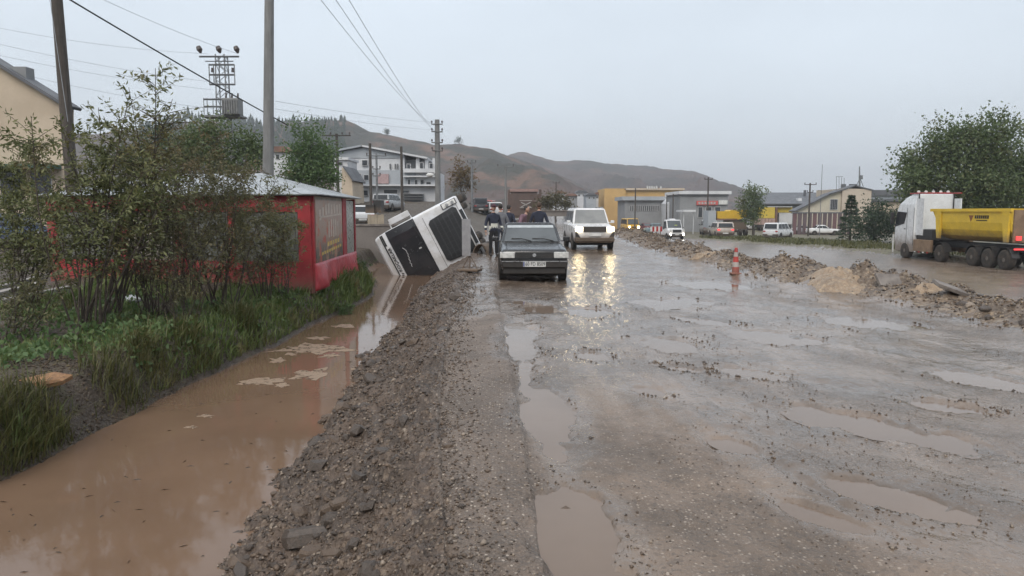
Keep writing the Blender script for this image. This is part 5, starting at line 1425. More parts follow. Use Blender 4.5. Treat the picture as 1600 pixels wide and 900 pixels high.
# lattice transformer pole
Y = 45.0; Tp = at(346, 86, Y); zb = gz(Tp.x, Y) - .1
LT = thing('lattice_pole', 'steel lattice power pole carrying crossarms and a transformer', 'power pole', (Tp.x, Y, zb))
O = (Tp.x, Y, zb)
m = MB(); hw0, hw1 = .42, .26; Ht = Tp.z - zb
def leg(sx, sy, f): return Vector((Tp.x + sx * (hw0 + (hw1 - hw0) * f), Y + sy * (hw0 + (hw1 - hw0) * f), zb + Ht * f))
for sx in (-1, 1):
    for sy in (-1, 1):
        m = MB(); m.tube([leg(sx, sy, 0), leg(sx, sy, 1)], .045, 4); m.build('leg', M_steel, LT, O)
m = MB(); nb = 22
for k in range(nb):
    f0, f1 = k / nb, (k + 1) / nb; s = 1 if k % 2 else -1
    for sy in (-1, 1): m.tube([leg(-s, sy, f0), leg(s, sy, f1)], .022, 4)
    for sx in (-1, 1): m.tube([leg(sx, -s, f0), leg(sx, s, f1)], .022, 4)
tag(m.build('lattice', M_steel, LT, O), kind='stuff')
def arm(z, x0, x1, r=.05):
    m = MB(); m.tube([(Tp.x + x0, Y - .3, z), (Tp.x + x1, Y - .3, z)], r, 4); return m.build('crossarm', M_steel, LT, O)
for k, (dz, x0, x1) in enumerate([(.15, -1.2, 1.15), (.62, -.65, .85), (1.2, -.65, .85), (1.76, -.65, .85), (2.62, -1.05, .3), (3.05, -1.05, .3)]): arm(Tp.z - dz, x0, x1, .06)
arm(Tp.z - .42, -.85, .8, .035)
for x in (-.65, -.38, .85):
    m = MB(); m.tube([(Tp.x + x, Y - .3, Tp.z - .6), (Tp.x + x, Y - .3, Tp.z - 1.8)], .04, 4); m.build('upright', M_steel, LT, O)
for x in (-1.05, -.85, -.5, -.3):
    m = MB(); m.tube([(Tp.x + x, Y - .3, Tp.z - 2.55), (Tp.x + x, Y - .3, Tp.z - 3.5)], .03, 4); m.build('upright', M_steel, LT, O)
for x in (-1.1, .05, 1.1):
    m = MB(); q = (Tp.x + x, Y - .3, Tp.z + .05); m.tube([q, (q[0] - .06, q[1], q[2] + .2), (q[0] - .14, q[1], q[2] + .38)], [.06, .17, .13], 8); m.build('insulator', M_ins, LT, O)
for x in (-.45, .75):
    m = MB(); q = (Tp.x + x, Y - .3, Tp.z - 1.05); m.tube([q, (q[0], q[1], q[2] + .25)], [.09, .07], 8); m.build('insulator', M_ins, LT, O)
m = MB(); m.box((Tp.x + .72, Y - .5, Tp.z - 3.1), (1.0, .8, .95)); tf = m.build('transformer', mat('transformer_grey', (.20, .205, .205), (.16, .165, .165), rough=.5), LT, O, bevel=.04)
for k in range(7):
    m = MB(); m.box((Tp.x + .30 + .14 * k, Y - .93, Tp.z - 3.12), (.05, .08, .75)); m.build('cooling_fin', MATS['transformer_grey'], tf, O)
for k in range(3):
    m = MB(); m.tube([(Tp.x + .35 + .35 * k, Y - .5, Tp.z - 2.65), (Tp.x + .38 + .35 * k, Y - .5, Tp.z - 2.3)], [.07, .045], 8); m.build('bushing', M_ins, tf, O)
m = MB(); m.box((Tp.x, Y, Tp.z - 3.62), (2.4, 1.2, .10)); m.build('platform', M_steel, LT, O)
# cables
def cable(label, A, B, sag, r, mat_, cat='cable', group='overhead wires'):
    A, B = Vector(A), Vector(B); m = MB()
    m.tube([A.lerp(B, k / 24) - Vector((0, 0, 4 * sag * (k / 24) * (1 - k / 24))) for k in range(25)], r, 5)
    tag(m.build('overhead_cable', mat_), label, cat, group)
cable('thick black cable slanting down from the leaning pole to the grey pole', at(60, -30, 17.3), at(450, 196, 26), .05, .021, M_wire)
cable('thin cable hanging close beside the leaning wooden pole', at(75, -20, 17.2), at(106, 190, 17.2), 0, .007, M_thin)
for a, b, sg, lab in [((-30, 38), (325, 84), .25, 'uppermost thin wire running to the top of the lattice pole'), ((-30, 62), (330, 128), .2, 'second thin wire running to the lattice pole'), ((-30, 80), (330, 140), .2, 'third thin wire running to the lattice pole'), ((-30, 100), (335, 170), .25, 'lowest thin wire running to the lattice pole')]:
    cable(lab, at(*a, 40), at(*b, 44.6), sg, .009, M_thin)
cable('thin wire crossing high above the lattice pole', at(120, -20, 30), at(372, 84, 44.6), .15, .010, M_thin)
for a, b, lab in [((478, -30), (678, 196), 'left one of three wires falling to the concrete pole'), ((505, -30), (681, 205), 'middle one of three wires falling to the concrete pole'), ((528, -30), (688, 214), 'right one of three wires falling to the concrete pole')]:
    cable(lab, at(*a, 15), at(*b, 55.8), .35, .007, M_thin)
cable('faint wire from the grey pole to the top of the concrete pole', at(430, 158, 23.4), at(678, 191, 55.8), .1, .006, M_thin)
cable('faint lower wire from the grey pole to the concrete pole', at(430, 170, 23.4), at(678, 203, 55.8), .1, .006, M_thin)

# ------------------------------------------------------------------ trees
def tr_at(px, Y): 
    x = (px - CX) / FPX * Y; return (x, Y, gz(x, Y) - .05)
def clump_px(base, lst, Y, dpt=0.8):
    """clumps given in pixels (cx, cy, rx, ry) at distance Y"""
    out = []
    for i, (cx_, cy2, rx, ry) in enumerate(lst):
        c = at(cx_, cy2, Y); s_ = Y / FPX
        out.append((c.x - base[0], ((i * 7) % 5 - 2) * 0.25 * rx * s_, c.z - base[2], rx * s_, rx * s_ * dpt, ry * s_))
    return out
def big_tree(name, label, px, Y, lst, th, tr_, nl, leaf, mat_, seed, cat='tree', group=None):
    b = tr_at(px, Y); return tree(name, label, cat, b, clump_px(b, lst, Y), th, tr_, nl, leaf, mat_, seed, group)
big_tree('broadleaf_tree', 'large spreading tree behind the yellow tipper trailer', 1512, 58, [(1540, 225, 48, 45), (1490, 232, 45, 38), (1455, 262, 42, 34), (1430, 290, 34, 26), (1560, 270, 42, 40), (1505, 285, 50, 36), (1585, 300, 35, 34), (1455, 305, 30, 22), (1535, 305, 45, 30), (1610, 262, 34, 40)], 3.6, .30, 36000, .25, M_leaf_tree, 21)
big_tree('broadleaf_tree', 'small tree standing alone between the dump truck and the yellow lorry', 1176, 92, [(1174, 303, 16, 16), (1163, 322, 14, 16), (1184, 322, 11, 18), (1172, 338, 16, 12)], 2.2, .16, 3200, .26, M_leaf_tree, 22)
big_tree('broadleaf_tree', 'bright green tree between the kiosk and the white house', 488, 44, [(482, 215, 22, 28), (470, 245, 28, 28), (503, 240, 22, 28), (490, 268, 34, 24), (460, 275, 24, 20), (515, 275, 16, 20)], 3.0, .16, 7500, .17, M_leaf_green, 23)
big_tree('broadleaf_tree', 'dark green tree hiding the foot of the lattice pole', 345, 34, [(345, 208, 40, 22), (315, 225, 36, 28), (380, 222, 30, 26), (345, 245, 55, 28), (395, 245, 24, 26), (290, 240, 30, 26)], 2.6, .16, 8500, .14, M_leaf_tree, 24)
big_tree('broadleaf_tree', 'dark tree left of the lattice pole above the kiosk roof', 255, 38, [(258, 215, 22, 24), (240, 240, 30, 22), (275, 250, 24, 18), (215, 255, 30, 20)], 2.4, .15, 4200, .15, M_leaf_pine, 25)
big_tree('autumn_tree', 'small orange-brown autumn tree right of the concrete pole', 722, 88, [(722, 268, 15, 18), (714, 285, 12, 14), (732, 284, 10, 14)], 1.6, .12, 1700, .26, M_leaf_orange, 26)
big_tree('round_bush', 'round olive bush right of the brown dump truck', 868, 78, [(866, 312, 20, 12), (850, 318, 12, 9), (884, 318, 12, 8)], .6, .10, 1800, .24, leafmat('olive_bush', (.075, .07, .035), (.11, .095, .05)), 27, 'bush')
big_tree('yard_bush', 'broad dark hedge bush before the pale gable house', 1370, 66, [(1350, 345, 26, 22), (1378, 338, 26, 24), (1398, 350, 18, 20), (1365, 362, 34, 14)], .8, .12, 4600, .22, M_leaf_pine, 28, 'bush')
big_tree('broadleaf_tree', 'low tree behind the cab of the tipper lorry', 1440, 62, [(1440, 318, 30, 20), (1475, 322, 26, 18), (1570, 330, 46, 26), (1520, 325, 36, 22)], 1.6, .14, 4200, .22, M_leaf_tree, 29)
def conifer(name, label, px, Y, ytop, ybase, wpx, nl, leaf, seed, group=None):
    b = tr_at(px, Y); T = at(px, ytop, Y); h = T.z - b[2]; rd = np.random.RandomState(seed)
    root = thing(name, label, 'conifer', b, group=group)
    m = MB(); m.tube([(0, 0, -.2), (0, 0, h * .96)], [h * .022 + .04, .02], 7); m.build('trunk', M_trunk, root)
    f = rd.rand(nl) ** 0.75; layer = np.floor(f * 14) / 14 + rd.rand(nl) * .03
    rad = wpx / FPX * Y / 2 * (1 - layer) ** .85 * (.45 + .55 * rd.rand(nl) ** .6) * (1 + .25 * np.sin(layer * 40))
    a = rd.rand(nl) * 6.28
    P = np.stack([np.cos(a) * rad, np.sin(a) * rad, h * (.06 + .94 * layer) - rad * .22], -1)
    D = np.stack([np.cos(a), np.sin(a), np.full(nl, -.15)], -1) + rd.randn(nl, 3) * .45
    leaves('crown', P, D, leaf * rd.uniform(.6, 1.3, nl), M_leaf_pine, root, .35)
conifer('conifer', 'dark conifer standing before the pale gable house', 1327, 68, 303, 372, 40, 3200, .26, 31)
# wood on the ridge: one far mass
rd = np.random.RandomState(5); V = []; F = []
for i in range(900):
    px = 372 + 172 * rd.rand() if i < 740 else 225 + 150 * rd.rand()
    D_ = 560 - 150 * rd.rand() ** 1.6 * (1 if i < 740 else .6)
    x = (px - CX) / FPX * D_; f = (D_ - 260) / 300.
    xc = x / (0.55 + 0.45 * f); zc = np.interp(xc, HX, HZ); z = -3 + (zc + 3) * f ** 1.25 - 1.5
    hgt = rd.uniform(3.0, 6.5) * (1.5 if rd.rand() < .06 else 1); w = hgt * rd.uniform(.16, .26); k = len(V)
    for lv, (zf, wf) in enumerate([(0, .7), (.15, 1.), (.45, .62), (.42, .8), (.75, .35), (.72, .45)]):
        for j in range(5):
            a = 6.28 * j / 5 + lv; V.append((x + w * wf * math.cos(a) * rd.uniform(.8, 1.2), D_ + w * wf * math.sin(a), z + hgt * zf))
    V.append((x, D_, z + hgt))
    for lv in range(5):
        for j in range(5): F.append((k + lv * 5 + j, k + lv * 5 + (j + 1) % 5, k + lv * 5 + 5 + (j + 1) % 5)); F.append((k + lv * 5 + j, k + lv * 5 + 5 + (j + 1) % 5, k + lv * 5 + 5 + j))
    for j in range(5): F.append((k + 25 + j, k + 25 + (j + 1) % 5, k + 30))
tag(np_mesh('ridge_wood', np.array(V), np.array(F), M_leaf_pine), 'far conifer wood along the crest of the bare hill', 'wood', kind='stuff')
for px, py, Y, s_, lab in [(717, 219, 556, 2.2, 'single round tree on the skyline of the bare hill'), (604, 205, 556, 1.6, 'tiny bush on the hill crest above the white house')]:
    c = at(px, py, Y); tree('hilltop_tree', lab, 'tree', (c.x, c.y, c.z - s_ * 1.6), [(0, 0, s_ * 1.5, s_, s_, s_ * .75)], s_, .2, 260, .9, M_leaf_pine, int(px), 'lone trees on the hill')

# ------------------------------------------------------------------ buildings
M_cream = mat('cream_render', (.54, .45, .345), (.45, .37, .28), scale=.5, rough=.85, bump=.2, bscale=8)
M_bwhite = mat('white_render', (.60, .61, .62), (.50, .51, .53), scale=.4, rough=.8)
M_bgrey = mat('grey_cladding', (.36, .385, .41), (.30, .325, .35), scale=.4, rough=.6)
M_roofd = mat('dark_roof_sheet', (.115, .12, .13), (.09, .095, .105), scale=.5, rough=.6)
M_rooft = mat('rusty_tile_roof', (.20, .115, .085), (.15, .09, .07), scale=.8, rough=.8)
M_pane = mat('window_pane', (.05, .055, .062), (.035, .038, .044), scale=.6, rough=.12)
M_frame = mat('window_frame_white', (.55, .55, .55), rough=.5)
M_ochre = mat('ochre_render', (.52, .34, .14), (.45, .29, .12), scale=.3, rough=.85)
M_shed = mat('shed_wall_grey', (.25, .255, .26), (.20, .205, .21), scale=.4, rough=.7)
M_wallc = mat('concrete_wall', (.19, .17, .155), (.14, .125, .115), scale=.9, rough=.85, bump=.3, bscale=9)
def bld(name, label, px0, px1, ybase, Y, cat='building', group=None):
    a, b = at(px0, ybase, Y), at(px1, ybase, Y)
    r = thing(name, label, cat, ((a.x + b.x) / 2, Y, min(a.z, b.z)), group=group); r['base_row'] = float(ybase)
    return r
def pspan(mb, px0, py0, px1, py1, Y, depth, out=0.0):
    a, b = at(px0, py1, Y), at(px1, py0, Y)
    return mb.span((a.x, Y - out, a.z), (b.x, Y + depth, b.z))
def ppart(root, name, mat_, px0, py0, px1, py1, depth, out=0.0, dy=0.0):
    m = MB(); Yp = root.location.y + dy; a, b = at(px0, py1, Yp), at(px1, py0, Yp)
    if py1 >= root['base_row'] - 13 and (name in ('post', 'door', 'sheet', 'corner_post') or 'wall' in name):
        a.z = min(a.z, lz((a.x + b.x) / 2, min(Yp, 170)) - .5)          # stands on the land
    m.span((a.x, Yp - out, a.z), (b.x, Yp + depth, b.z)); return m.build(name, mat_, root, root.location)
def pwin(root, px0, py0, px1, py1, out=.06, pane=None, dy=0.0):
    w = ppart(root, 'window', M_frame, px0, py0, px1, py1, .05, out, dy)
    g_ = min(.7, (px1 - px0) * .14); ppart(root, 'pane', pane or M_pane, px0 + g_, py0 + g_, px1 - g_, py1 - g_, .02, out + .02, dy).parent = w
    return w
# cream building at the picture edge
cb = bld('cream_building', 'cream rendered building with sloping roof and grey chimney', -160, 100, 352, 34)
def P2(px, py, Y): v = at(px, py, Y); return (v.x, v.z)
m = MB(); Y = 34.0
m.prism([P2(-420, 390, Y), P2(101, 390, Y), P2(101, 168, Y), P2(-60, 68, Y), P2(-420, 190, Y)], 1, Y, Y + .7); m.build('wall', M_cream, cb, cb.location)
m = MB(); a, b = at(-64, 64, Y), at(108, 170, Y)
m.slab([(a.x, Y - .3, a.z), (b.x, Y - .3, b.z), (b.x, Y + .9, b.z), (a.x, Y + .9, a.z)], .14, .01); m.build('roof', M_roofd, cb, cb.location)
m = MB(); a, b = at(-62, 66, Y), at(-430, 192, Y); m.slab([(b.x, Y - .3, b.z), (a.x, Y - .3, a.z), (a.x, Y + .9, a.z), (b.x, Y + .9, b.z)], .14, .01); m.build('roof', M_roofd, cb, cb.location)
ppart(cb, 'chimney', M_shed, 17, 104, 40, 140, .6, 0, .12)
for x0, x1 in ((-40, -4), (4, 34), (52, 80)): pwin(cb, x0, 262, x1, 318)
ppart(cb, 'awning', mat('green_awning', (.06, .14, .12), rough=.6), -30, 258, 96, 264, .1, .8)
# white house
wh = bld('white_house', 'three-storey white house with grey gable and balconies', 530, 685, 322, 92)
ppart(wh, 'lower_wall', M_bwhite, 560, 292, 684, 326, 9.0)
ppart(wh, 'middle_wall', M_bgrey, 548, 266, 650, 292, 9.0, .2)
ppart(wh, 'upper_wall', M_bwhite, 534, 247, 632, 266.2, 9.0, 0.)
Y = 92
m = MB(); m.prism([P2(528, 247, Y), P2(632, 247, Y), P2(632, 243, Y), P2(568, 231, Y), P2(528, 238, Y)], 1, Y - .1, Y + 9); m.build('gable', M_bgrey, wh, wh.location)
m = MB(); a, b = at(565, 229.6, Y), at(668, 249, Y); m.slab([(a.x, Y - .6, a.z), (b.x, Y - .6, b.z), (b.x, Y + 9, b.z), (a.x, Y + 9, a.z)], .22, .02); rf = m.build('roof', M_bwhite, wh, wh.location)
m = MB(); a, b = at(567, 229.6, Y), at(524, 237.8, Y); m.slab([(b.x, Y - .6, b.z), (a.x, Y - .6, a.z), (a.x, Y + 9, a.z), (b.x, Y + 9, b.z)], .22, .02); m.build('roof', M_bgrey, wh, wh.location)
ppart(wh, 'side_wing', M_bwhite, 632, 268, 684, 292.5, 9.0, .1)
ppart(wh, 'side_wing_upper', M_shed, 632, 250, 660, 268, 8.0, 0., 1.0)
for x0, x1 in ((650, 655), (664, 669), (676, 680)): ppart(wh, 'balcony_post', M_bwhite, x0, 247, x1, 270, .4)
for x0, y0, x1, y1 in ((632, 264, 684, 270), (560, 288.5, 684, 291), (632, 275, 684, 277)): ppart(wh, 'balcony_slab', M_bwhite, x0, y0, x1, y1, .4, .9)
for x0, y0, x1, y1 in [(543, 249, 552, 260), (566, 250, 575, 259), (609, 256, 611, 264), (617, 256, 619, 264), (621, 256, 623, 264), (636, 256, 642, 266), (656, 254, 662, 264), (671, 255, 677, 264), (552, 271, 565, 287), (569, 273, 577, 282), (637, 280, 642, 291), (648, 281, 653, 291), (657, 281, 663, 292), (666, 284, 674, 292), (600, 296, 622, 303), (566, 297, 576, 306), (626, 297, 640, 302)]: pwin(wh, x0, y0, x1, y1, .26)
ppart(wh, 'signboard', mat('faded_pink_sign', (.42, .30, .30), rough=.6), 591, 272, 608, 287, .1, .5)
for y0 in (303, 307, 311): ppart(wh, 'railing', M_shed, 630, y0, 662, y0 + .8, .06, 1.2)
m = MB(); q = at(548, 267, Y - .4); m.cyl(q, q + Vector((.12, -.25, .1)), .28, .34, 14); m.build('satellite_dish', M_shed, wh, wh.location)
# low house bits left of the white house
hs = bld('pale_outhouse', 'pale low outhouse left of the white house', 533, 552, 300, 80)
m = MB(); m.prism([P2(534, 318, 80), P2(552, 318, 80), P2(550, 282, 80), P2(537, 262, 80), P2(534, 262, 80)], 1, 80, 86); m.build('wall', M_cream, hs, hs.location)
m = MB(); a, b = at(536, 260.5, 80), at(552, 283.5, 80); m.slab([(a.x, 79.7, a.z), (b.x, 79.7, b.z), (b.x, 86.3, b.z), (a.x, 86.3, a.z)], .15, .0); m.build('roof', M_roofd, hs, hs.location)
hs = bld('white_annex', 'small flat-roofed white annex at the green tree', 521, 545, 300, 84)
ppart(hs, 'wall', M_bwhite, 522, 250, 543, 300, 5.0); ppart(hs, 'roof', M_bwhite, 520, 246, 545, 250, 5.4, .3); pwin(hs, 528, 253, 536, 259)
hs = bld('red_roof_house', 'house with orange tiled roof glimpsed behind the grey pole', 430, 460, 262, 75)
ppart(hs, 'wall', M_bwhite, 425, 236, 452, 275, 5); m = MB(); m.prism([P2(421, 238, 75), P2(456, 238, 75), P2(446, 229, 75), P2(430, 229, 75)], 1, 74.7, 80.3); m.build('roof', M_rooft, hs, hs.location); pwin(hs, 431, 241, 437, 249)
# concrete wall and terrace behind the kiosk
lw = bld('concrete_wall', 'low brown concrete wall between the kiosk and the overturned truck', 552, 660, 392, 33, 'wall')
ppart(lw, 'wall', M_wallc, 545, 352, 668, 400, .3); ppart(lw, 'coping', M_conc, 544, 350, 669, 353, .4, .04)
for k in range(5): ppart(lw, 'board', mat('pale_boards', (.34, .29, .22), (.26, .22, .17), scale=2, rough=.8), 574 + 5.2 * k, 335 + (k % 2), 578.6 + 5.2 * k, 350, .05, -.1)
dk = bld('dark_tank', 'black covered container above the low concrete wall', 572, 596, 340, 40, 'container')
ppart(dk, 'tank', M_trim, 571, 320, 584, 333, 1.0); ppart(dk, 'tank', M_trim, 583, 313, 595, 332, 1.0, 0, .3)
# brown dump truck seen from behind, crossed bars on its tailgate
M_dbrown = mat('brown_dump_body', (.115, .078, .066), (.085, .06, .052), scale=.8, rough=.7); M_dpale = mat('pale_strap', (.42, .40, .38), rough=.6)
p = gnd(818, 345, 40); Yd = 80.0
db = bld('brown_dump_truck', 'brown dump truck seen from behind with pale crossed bars', 795, 846, 345, Yd, 'truck')
ppart(db, 'tailgate', M_dbrown, 797, 303, 842, 338, 5.0); ppart(db, 'top_board', mat('dull_pink_board', (.30, .20, .18), rough=.7), 796, 295, 841, 299.5, 5.1, .05); ppart(db, 'gate_frame', M_dbrown, 798, 299.5, 839, 303, 4.8, -.1)
for x0, x1 in ((793.5, 797), (842, 846)): ppart(db, 'corner_post', M_dbrown, x0, 296, x1, 340, .3, .05)
m = MB()
def bar(mb, a, b, th=.09):
    A, B = at(*a, Yd - .12), at(*b, Yd - .12); d = (B - A).normalized(); n_ = Vector((-d.z, 0, d.x)) * th / 2
    mb.slab([A - n_, B - n_, B + n_, A + n_] if (B - A).x > 0 else [B - n_, A - n_, A + n_, B + n_], .05)
for a, b in (((814, 316), (829, 323.5)), ((814, 323.5), (829, 316))):
    m = MB(); bar(m, a, b); m.build('crossed_bar', M_dpale, db, db.location)
for yv_ in (313.5, 324.5):
    m = MB(); bar(m, (812, yv_), (831, yv_), .06); m.build('flat_bar', M_dpale, db, db.location)
for x0 in (800, 838):
    wheel(db, at(x0, 340, Yd).x - db.location.x, .8, .5, .4)
ppart(db, 'chassis', M_trim, 800, 337, 840, 341, 5)
# hamlet below the hill
HAM = 'small houses below the bare hill'
for i, (x0, x1, y0, y1, Y, mt, rm, lab) in enumerate([(866, 884, 300, 311, 150, M_bwhite, M_rooft, 'small white house left end of the hamlet below the hill'), (884, 902, 304, 314, 140, M_shed, M_rooft, 'small grey house with a brown roof in the hamlet'), (900, 918, 299, 309, 165, M_bwhite, M_roofd, 'small white house with dark roof in the middle of the hamlet'), (916, 932, 303, 318, 150, M_bgrey, M_roofd, 'blue-grey house with tall front in the hamlet'), (928, 946, 302, 314, 160, M_bwhite, M_rooft, 'small white house beside the ochre warehouse')]):
    h = bld('hamlet_house', lab, x0, x1, y1, Y, 'house', HAM)
    ppart(h, 'wall', mt, x0, y0 + 2, x1, y1 + 6, 6); m = MB(); m.prism([P2(x0 - 1, y0 + 2.2, Y), P2(x1 + 1, y0 + 2.2, Y), P2(x1 - 4, y0 - 1.5, Y), P2(x0 + 4, y0 - 1.5, Y)], 1, Y - .4, Y + 6.4); m.build('roof', rm, h, h.location)
    for k in range(2): pwin(h, x0 + 3 + 7 * k, y0 + 4.5, x0 + 6.5 + 7 * k, y0 + 8)
# ochre warehouse and long sheds
ow = bld('ochre_warehouse', 'long ochre warehouse with letters along its roof', 944, 1100, 345, 150)
ppart(ow, 'wall', M_ochre, 944, 294.5, 978, 332, 12); ppart(ow, 'long_wall', M_ochre, 978, 296, 1068, 330, 12, -.5); ppart(ow, 'parapet', M_cream, 976, 294, 1070, 297, 12, 0.)
for k in range(6): ppart(ow, 'roof_letter', M_plate, 1010.5 + 3.6 * k + (3 if k > 4 else 0), 290.5 + .6 * (k % 2), 1012.6 + 3.6 * k + (3 if k > 4 else 0), 295, .2, .1)
lb_ = bld('barred_building', 'long grey shed with a row of barred windows before the ochre warehouse', 975, 1075, 350, 132)
ppart(lb_, 'wall', M_shed, 976, 312, 1052, 342, 9); ppart(lb_, 'roof', M_bgrey, 972, 307, 1056, 313, 9.6, .6)
for k in range(14): pwin(lb_, 984 + 3.3 * k, 321, 986.4 + 3.3 * k, 330, .08)
ww = bld('white_end_wall', 'white end wall of a shed right of the barred building', 1050, 1075, 345, 126)
m = MB(); m.prism([P2(1046, 372, 126), P2(1062, 372, 126), P2(1062, 302, 126), P2(1057, 302, 126), P2(1044, 318, 126)], 1, 126, 134); m.build('wall', M_bwhite, ww, ww.location); ppart(ww, 'door', M_pane, 1050, 326, 1056, 340, .1, .1)
gs = bld('grey_shed', 'long grey shed with red shop sign', 1062, 1140, 345, 118)
ppart(gs, 'wall', M_shed, 1062, 304, 1138, 346, 10); ppart(gs, 'roof', M_bwhite, 1060, 298.5, 1142, 303.5, 10.5, .4); ppart(gs, 'eave', M_roofd, 1062, 303.5, 1138, 306, 10, .2)
sg = ppart(gs, 'shop_sign', mat('faded_red_sign', (.52, .10, .09), (.45, .09, .085), rough=.5), 1088, 314, 1121, 320.5, .15, .3)
for k in range(6): ppart(gs, 'sign_letter', M_dpale, 1090.5 + 4.7 * k, 315.5, 1093.6 + 4.7 * k, 319.2, .05, .36).parent = sg
ppart(gs, 'white_sign', M_plate, 1122, 313, 1136, 319.5, .15, .3)
for x0, x1 in ((1090, 1098), (1102, 1112), (1116, 1126)): pwin(gs, x0, 323, x1, 340, .1)
cn = bld('canopy', 'pale canopy on posts before the red shop sign', 1068, 1088, 348, 108, 'canopy')
ppart(cn, 'roof', M_bwhite, 1066, 328, 1086, 331, 4, .5)
for x0 in (1068, 1083): ppart(cn, 'post', M_bwhite, x0, 331, x0 + 1.2, 350, .15)
# sheds and gable house right
rs_ = bld('long_shed', 'long low dark-roofed shed behind the yellow lorry', 1188, 1320, 345, 130)
ppart(rs_, 'wall', M_shed, 1190, 318, 1318, 352, 10); m = MB()
m.prism([(129.2, at(1186, 319.5, 129.2).z), (140, at(1186, 302, 140).z), (140, at(1186, 302, 140).z + .15), (129.2, at(1186, 319.5, 129.2).z + .15)], 0, at(1186, 319, 130).x, at(1322, 319, 130).x); m.build('roof', M_roofd, rs_, rs_.location)
for k in range(7): pwin(rs_, 1196 + 16 * k, 325, 1206 + 16 * k, 333, .08)
for x0 in (1257, 1279): ppart(rs_, 'chimney', M_roofd, x0, 297, x0 + 3, 306, .5, 0, 6)
ppart(rs_, 'roof_house', M_bwhite, 1247, 309.5, 1253, 316, 1.0, 0, 1.5)
gh = bld('gable_house', 'pale yellowish gable house with barred window and roof aerials', 1240, 1362, 352, 110)
Y = 110
m = MB(); m.prism([P2(1246, 376, Y), P2(1318, 376, Y), P2(1318, 296, Y), P2(1295, 304, Y), P2(1246, 328, Y)], 1, Y, Y + 1.6); m.build('wall', mat('pale_yellow_render', (.52, .48, .38), (.45, .41, .33), scale=.4, rough=.85), gh, gh.location)
ppart(gh, 'tall_wall', M_cream if False else mat('pink_cream_render', (.50, .43, .35), (.44, .375, .305), scale=.4, rough=.85), 1312, 295, 1360, 352, 9, .4)
m = MB()
for a_, b_ in (((1240, 331), (1297, 303)), ((1294, 304.5), (1336, 290.5))):
    a, b = at(*a_, Y), at(*b_, Y); m.slab([(a.x, Y - .5, a.z), (b.x, Y - .5, b.z), (b.x, Y + 1.9, b.z), (a.x, Y + 1.9, a.z)], .16, .0)
a, b = at(1334, 291, Y), at(1363, 298.5, Y); m.slab([(a.x, Y - .5, a.z), (b.x, Y - .5, b.z), (b.x, Y + 1.9, b.z), (a.x, Y + 1.9, a.z)], .16, .0)
m.build('roof', M_roofd, gh, gh.location)
w = pwin(gh, 1296, 311, 1309, 328, .1)
for k in range(5): ppart(gh, 'bar', M_frame, 1297.5 + 2.5 * k, 312, 1298.3 + 2.5 * k, 327, .03, .16).parent = w
for x0 in (1317, 1330): ppart(gh, 'chimney', M_roofd, x0, 287.5, x0 + (5 if x0 < 1320 else 10), 296, .8, 0, 2)
for px, yt in ((1307, 276), (1311, 276), (1315, 277), (1319, 278)):
    m = MB(); m.tube([at(px, 302, 111), at(px, yt, 111)], .035, 5); m.build('roof_aerial', M_steel, gh, gh.location)
m = MB(); m.tube([at(1306, 276, 111), at(1317, 276, 111)], .04, 5); m.build('roof_aerial', M_steel, gh, gh.location)
m = MB(); m.tube([at(1343, 295, 111), at(1343, 260, 111)], [.16, .08], 6); m.tube([at(1337, 292, 111), at(1343, 280, 111)], .05, 5); m.tube([at(1349, 292, 111), at(1343, 276, 111)], .05, 5); mast = m.build('roof_mast', M_steel, gh, gh.location)
m = MB(); m.box(at(1346, 277, 110.8), (.35, .2, .6)); m.build('mast_box', M_steel, mast, gh.location)
sh2 = bld('yard_shed', 'low pale shed with wide dark roof right of the gable house', 1360, 1440, 352, 114)
ppart(sh2, 'wall', M_cream, 1362, 316, 1445, 352, 8); ppart(sh2, 'roof', M_roofd, 1356, 297, 1450, 306, 9, .6); ppart(sh2, 'roof_band', M_bgrey, 1358, 306, 1450, 311, 9, .3); ppart(sh2, 'eave', M_roofd, 1356, 311, 1450, 315, 9, .5)
fn = bld('brown_fence', 'dull maroon sheet fence behind the parked white saloons', 1236, 1330, 364, 106, 'fence')
for k in range(12): ppart(fn, 'sheet', mat('maroon_sheet', (.115, .082, .088), (.095, .068, .072), scale=1, rough=.55) if k % 4 else mat('maroon_sheet_red', (.145, .078, .082), rough=.55), 1238 + 7.8 * k, 333.5, 1245.4 + 7.8 * k, 364, .06, .03 * (k % 2))
ppart(fn, 'top_rail', M_roofd, 1236, 331.5, 1333, 333.5, .12, .08)
# yellow lorry and dump truck in the yard
yl = bld('yellow_lorry', 'yellow curtain-sided lorry parked behind the white estate car', 1184, 1238, 366, 124, 'lorry')
M_ylw = mat('faded_yellow_curtain', (.58, .44, .06), (.52, .38, .05), scale=.8, rough=.5); M_pink = mat('pinkish_sideboard', (.42, .30, .26), (.35, .24, .21), scale=1, rough=.6)
ppart(yl, 'curtain', M_ylw, 1185, 323.5, 1211, 341, 3, .0)
ppart(yl, 'rear_curtain', M_ylw, 1215, 324, 1238, 332, 3, .0, .5)
for k in range(5): ppart(yl, 'sideboard', M_pink, 1185 + 5.3 * k, 341.3, 1189.9 + 5.3 * k, 351, 2.9, .02)
ppart(yl, 'rear_frame', M_rooft, 1211, 324, 1215, 352, 3, .05); ppart(yl, 'cab_back', M_bwhite, 1217, 333, 1238, 350, 2, 0, .6)
ppart(yl, 'top_rail', M_plate, 1184, 322.6, 1238, 323.6, 3, .05); ppart(yl, 'chassis', M_trim, 1186, 351, 1236, 357, 2.4)
for x0 in (1190, 1199, 1208): wheel(yl, at(x0, 355, 124).x - yl.location.x, -.05, .52, .4, at(x0, 362, 124).z + .5 - yl.location.z)
